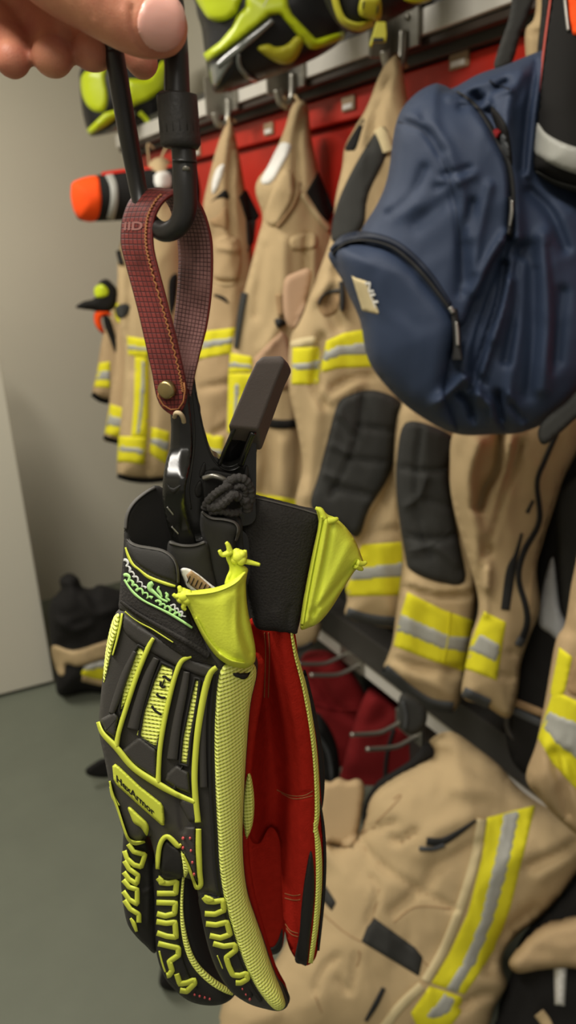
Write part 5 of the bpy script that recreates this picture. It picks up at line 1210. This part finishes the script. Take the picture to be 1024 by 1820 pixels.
script([(222, 1019), (230, 1032), (243, 1046), (257, 1056), (270, 1066)], 4.0, 6, 5.0, M['threadgreen'], 'embroidery')
script([(276, 1066), (288, 1076), (302, 1084), (318, 1094)], 4.0, 5, 4.4, M['threadgreen'], 'embroidery')
script([(304, 1074), (310, 1082), (320, 1090), (327, 1100)], 4.4, 4, 3.4, M['threadwhite'], 'embroidery')
FW.strip('emblem', [(272, 1036), (267, 1040), (267, 1047), (276, 1055), (286, 1064), (298, 1070)], [8, 11, 9, 6, 5, 4], M['threadgreen'], 0.0016, parent=lb)
FW.strip('emblem', [(283, 1042), (281, 1048), (285, 1054), (288, 1062)], [3, 6, 5, 3], M['threadgreen'], 0.0017, parent=lb)
FW.strip('emblem', [(294, 1053), (298, 1058), (296, 1062), (302, 1068)], [3, 6, 5, 4], M['threadgreen'], 0.0017, parent=lb)
FW.strip('neon_piping', [(222, 1087), (234, 1098), (250, 1108), (270, 1118), (292, 1132), (308, 1142)], [3, 3, 3, 2.5, 2.5, 2], M['neonrub'], 0.0020)
FW.strip('strap_fold', [(214, 1068), (240, 1088), (280, 1112), (330, 1140), (372, 1166)], [5, 6, 8, 10, 12], M['elastic'], 0.0018)
tg = Sheet('size_label', [(321, 1012), (334, 1010), (352, 1020), (372, 1036), (392, 1054), (360, 1056), (336, 1048), (326, 1030)], FG, M['white'], parent=gl, T=((0.0008, 3),), Tb=0.0006, step=3, base=0.0125)
tg.patch('label_print_panel', [(331, 1022), (340, 1014), (354, 1024), (374, 1042), (380, 1050), (352, 1050), (338, 1040)], M['tandirty'], 0.0006, 2, step=3, smooth=False)
for k_ in range(6):
    x = 338 + 7 * k_; tg.strip('label_print', [(x, 1024 + 3.6 * k_), (x - 5, 1036 + 3.2 * k_)], 2.0, M['print'], 0.0012)
# yellow pull tab of the front glove
def tab_knot(px, py, h, par, strands):
    geo = []
    for (dx, dy, r) in ((0, 0, 11), (-6, 6, 8), (5, 7, 9), (-3, -5, 8), (6, -3, 7)):
        bm_ = bmesh.new(); bmesh.ops.create_icosphere(bm_, subdivisions=2, radius=r * 0.00026, matrix=Matrix.Translation(Vector(fg(px + dx, py + dy, h + 0.0006 * dx / 6))))
        geo.append((np.array([v.co[:] for v in bm_.verts]), [tuple(v.index for v in f.verts) for f in bm_.faces])); bm_.free()
    for s_ in strands:
        geo.append(tube_geo(smooth3([fg(x, y, h) for x, y in s_], 4), np.linspace(0.0014, 0.0007, (len(s_) - 1) * 4 + 1), ring=7))
    V, F = join_geo(geo); return mk('frayed_knot', V, F, M['satin'], par)
PT = Sheet('pull_tab', [(318, 1050), (334, 1050), (356, 1048), (386, 1043), (412, 1032), (436, 1012), (440, 1016), (437, 1040), (440, 1080), (448, 1120), (454, 1152), (453, 1176), (440, 1187), (424, 1187), (404, 1181), (384, 1166), (366, 1142), (348, 1108), (336, 1082)], FG, M['satin'], parent=gl, T=((0.002, 6), (0.006, 34)), Tb=0.003, step=3.6, base=0.0235, extra=lambda x, y: -0.00010 * np.maximum(x - 420, 0),
    folds=[([(436, 1020), (428, 1060), (430, 1110), (446, 1160)], 6, -0.0016), ([(338, 1056), (390, 1052), (430, 1030)], 4, 0.0012), ([(446, 1180), (420, 1178), (392, 1164)], 4, 0.001), ([(400, 1060), (405, 1110), (420, 1160)], 16, 0.0016), ([(424, 1060), (420, 1120), (434, 1170)], 6, 0.0010)])
PT.strip('stitched_edge', [(330, 1056), (360, 1054), (390, 1048), (416, 1036), (436, 1018)], 5, M['satin'], 0.0016)
PT.strip('stitched_edge', [(348, 1098), (366, 1132), (386, 1158), (408, 1174), (436, 1180)], 5, M['satin'], 0.0014)
ST = Sheet('tab_loop', [(404, 974), (414, 984), (420, 996), (432, 1004), (441, 1012), (436, 1024), (418, 1036), (400, 1040), (402, 1026), (408, 1010), (402, 992)], FG, M['satin'], parent=gl, T=((0.002, 6),), Tb=0.002, step=3, base=0.0215, folds=[([(408, 984), (414, 1006), (408, 1030)], 3, -0.001)])
tab_knot(328, 1058, 0.027, gl, [[(326, 1056), (314, 1060), (308, 1056)], [(332, 1066), (326, 1078), (330, 1084)], [(322, 1050), (318, 1042)]])
tab_knot(424, 988, 0.024, gl, [[(410, 984), (406, 970), (402, 964)], [(430, 996), (446, 1000), (462, 1004)], [(412, 980), (396, 986), (390, 978)], [(434, 990), (436, 978)]])

# ---------------------------------------------------------------- rear glove
g2 = empty('work_glove', fg(545, 1716, -0.02), 'rear work glove of the clamped pair showing its red suede palm', 'glove', 'pair of clamped work gloves')
def rg_ex(x, y):
    e = np.interp(y, [1100, 1200, 1300, 1400, 1550, 1720], [500, 512, 528, 540, 535, 530])
    return -0.030 * sstep(e - x, 0, 52) + 0.016 * sstep(482 - x, 0, 45) - 0.00012 * np.maximum(x - e - 14, 0)
R1 = Sheet('palm', [(440, 1108), (480, 1112), (520, 1116), (531, 1170), (548, 1240), (562, 1310), (569, 1390), (573, 1450), (577, 1520), (575, 1590), (570, 1650), (562, 1700), (546, 1716), (530, 1709), (514, 1684), (505, 1644), (502, 1596), (500, 1540), (496, 1490), (480, 1470), (460, 1500), (440, 1480), (420, 1380), (420, 1200)], FG, M['suede'], parent=g2, T=((0.003, 8), (0.005, 40)), Tb=0.012, step=5, base=-0.016, extra=rg_ex,
    folds=[([(482, 1130), (486, 1200), (500, 1290), (505, 1350)], 12, -0.002), ([(495, 1405), (520, 1415), (552, 1410)], 5, -0.0014), ([(520, 1440), (515, 1500), (512, 1560)], 9, 0.002)])
R1.strip('side_knit', [(517, 1114), (525, 1160), (542, 1225), (555, 1300), (562, 1370), (564, 1440), (560, 1480)], [4, 7, 9, 9, 9, 9, 7], M['knitfine'], 0.0022)
R1.strip('finger_knit', [(560, 1462), (566, 1510), (567, 1570), (562, 1640), (552, 1712)], [6, 11, 11, 10, 8], M['knitfine'], 0.0024)
R1.patch('finger_side', [(552, 1512), (558, 1540), (559, 1590), (553, 1650), (546, 1712), (538, 1714), (524, 1706), (532, 1660), (536, 1610), (542, 1560)], M['rubber2'], 0.0014, 4, step=3.4)
R1.strip('back_edge', [(568, 1420), (575, 1470), (578, 1530), (575, 1600), (566, 1690)], [3, 5, 5, 5, 4], M['rubber2'], 0.0014)
for ln in ([(492, 1404), (516, 1414), (540, 1414), (556, 1406)], [(500, 1410), (524, 1420), (556, 1414)], [(506, 1588), (522, 1592), (534, 1590)], [(506, 1596), (522, 1600), (534, 1599)], [(507, 1642), (516, 1654), (530, 1659)], [(509, 1650), (518, 1661), (530, 1665)]):
    R1.strip('seam_stitching', ln, 1.6, M['threadgold'], 0.0008)
for x in (470, 477):
    R1.strip('seam_stitching', [(x, 1124), (x + 2, 1160), (x, 1240)], 1.6, M['threadgold'], 0.0008)
R2 = Sheet('second_finger', [(430, 1420), (446, 1440), (480, 1430), (520, 1460), (526, 1530), (522, 1600), (508, 1650), (502, 1684), (490, 1696), (474, 1693), (460, 1660), (448, 1600), (436, 1520)], FG, M['suede'], parent=g2, T=((0.003, 8), (0.004, 30)), Tb=0.010, step=5, base=-0.056)
R2.patch('finger_cap', [(502, 1650), (502, 1682), (491, 1696), (474, 1693), (467, 1682), (484, 1684), (494, 1672)], M['rubber2'], 0.0014, 4, step=3)
R3 = Sheet('hand_back', [(540, 1190), (556, 1240), (568, 1300), (576, 1350), (577, 1400), (572, 1440), (560, 1450), (540, 1300)], FG, M['rubber2'], parent=g2, T=((0.003, 8),), Tb=0.010, step=5, base=-0.028)
CU = Sheet('cuff', [(424, 892), (440, 880), (470, 886), (502, 894), (540, 904), (572, 915), (562, 960), (548, 1020), (537, 1084), (530, 1118), (524, 1127), (490, 1122), (456, 1116), (444, 1080), (430, 1020), (424, 960)], FG, M['elastic'], parent=g2, T=((0.0022, 5), (0.004, 40)), Tb=0.016, step=4, base=-0.010,
    extra=lambda x, y: -0.00008 * np.maximum(470 - x, 0) - 0.00004 * np.maximum(x - 500, 0), folds=[([(490, 1090), (495, 1120)], 6, 0.0008), ([(515, 1080), (510, 1120)], 5, -0.0008)])
CU.strip('rim_binding', [(442, 882), (470, 888), (502, 896), (540, 906), (570, 916)], 3, M['binding'], 0.0006)
T2 = Sheet('pull_tab', [(562, 904), (572, 902), (582, 914), (596, 920), (614, 936), (630, 958), (642, 986), (645, 1002), (630, 1016), (612, 1044), (590, 1080), (568, 1106), (548, 1116), (534, 1117), (537, 1080), (546, 1030), (556, 980), (566, 930)], FG, M['satin'], parent=g2, T=((0.002, 6), (0.006, 30)), Tb=0.003, step=3.6, base=-0.006, extra=lambda x, y: -0.00008 * np.maximum(x - 570, 0),
    folds=[([(582, 922), (574, 970), (560, 1040), (546, 1104)], 5, 0.0016), ([(590, 924), (584, 970), (568, 1040), (552, 1104)], 5, -0.0016), ([(636, 1000), (610, 1030), (580, 1066), (556, 1090)], 5, -0.0018), ([(620, 970), (590, 1030), (566, 1080)], 9, 0.0012)])
T2.strip('stitched_edge', [(572, 918), (566, 950), (556, 1000), (545, 1060), (537, 1110)], 5, M['satin'], 0.0016)
def knot_geo(px, py, h, par, strands): return tab_knot(px, py, h, par, strands)
for pts in ([(576, 922, -.001), (570, 908, -.001), (561, 903, -.002)], [(582, 926, -.001), (594, 924, -.001), (600, 922, -.002)], [(634, 1000, -.005), (644, 1002, -.006), (651, 999, -.007)], [(632, 1004, -.005), (640, 1010, -.006), (644, 1012, -.007)]):
    V, F = tube_geo(smooth3([fg(*p) for p in pts], 4), np.linspace(0.0018, 0.0008, (len(pts) - 1) * 4 + 1), ring=8)
    mk('frayed_end', V, F, M['satin'], g2)

# crumpled elastic between the levers
geo = []
for pts, r in (([(364, 904, .003), (370, 890, .0045), (382, 878, .0055), (396, 868, .006), (408, 862, .005), (404, 872, .0045)], 0.0017), ([(370, 902, .0045), (388, 900, .006), (402, 890, .007), (414, 880, .007), (424, 884, .005)], 0.0020), ([(398, 876, .003), (404, 860, .0045), (418, 850, .005), (434, 852, .0045), (444, 866, .003), (446, 884, .002), (440, 902, .001)], 0.0019), ([(414, 878, .003), (420, 866, .005), (430, 864, .005), (436, 874, .004), (430, 886, .003), (420, 884, .004)], 0.0014), ([(372, 910, .004), (392, 908, .005), (412, 912, .004), (426, 910, .002)], 0.0017), ([(426, 890, .003), (436, 888, .003), (440, 906, .001)], 0.0022), ([(380, 892, .003), (396, 884, .004), (410, 870, .003), (430, 876, .002)], 0.0026)):
    C = smooth3([fg(*p) for p in pts], 8); k = np.arange(len(C))
    geo.append(tube_geo(C, r * (1 + 0.12 * np.sin(k * 1.7)), ring=12))
V, F = join_geo(geo)
mk('crumpled_elastic', V, F, M['wad'], g2)
# ================================================================ LIGHT AND CAMERA
def ceiling_light(x, y, label, power):
    t = empty('ceiling_light', (x, y, CEIL), label, 'lamp')
    o = box('diffuser', (x - 0.15, y - 0.6, CEIL - 0.06), (x + 0.15, y + 0.6, CEIL - 0.001), M['ceiling'], t, 0.004)
    L = bpy.data.lights.new('lamp', 'AREA'); L.shape = 'RECTANGLE'; L.size = 0.3; L.size_y = 1.2; L.energy = power; L.color = (1.0, 0.95, 0.86)
    q = bpy.data.objects.new('lamp', L); COL.objects.link(q); q.location = (x, y, CEIL - 0.065)
    return t
ceiling_light(-0.3, 2.2, 'long ceiling lamp over the far end of the room', 44)
ceiling_light(-0.5, 0.35, 'long ceiling lamp above the hand', 42)
ceiling_light(-0.5, -0.95, 'long ceiling lamp behind the viewer', 14)

w = bpy.data.worlds.new('room air'); scn.world = w; w.use_nodes = True
w.node_tree.nodes['Background'].inputs[0].default_value = lin((214, 206, 192)) + (1,)
w.node_tree.nodes['Background'].inputs[1].default_value = 0.5

cam = bpy.data.cameras.new('camera'); co = bpy.data.objects.new('camera', cam); COL.objects.link(co)
cam.sensor_fit = 'VERTICAL'; cam.sensor_height = 24.0; cam.lens = 24.0 * FPX / IH
cam.clip_start = 0.02
mat = np.eye(4); mat[:3, 0] = EX; mat[:3, 1] = -EY; mat[:3, 2] = -EZ; mat[:3, 3] = EYE
co.matrix_world = Matrix(mat.tolist())
cam.dof.use_dof = True; cam.dof.focus_distance = 0.365; cam.dof.aperture_fstop = (cam.lens / 1000) / 0.0026
scn.camera = co
scn.view_settings.view_transform = 'Standard'; scn.view_settings.look = 'None'
scn.view_settings.gamma = 1.0; scn.view_settings.use_curve_mapping = False
scn.view_settings.exposure = -0.06
scn.cycles.use_denoising = True
scn.cycles.max_bounces = 6
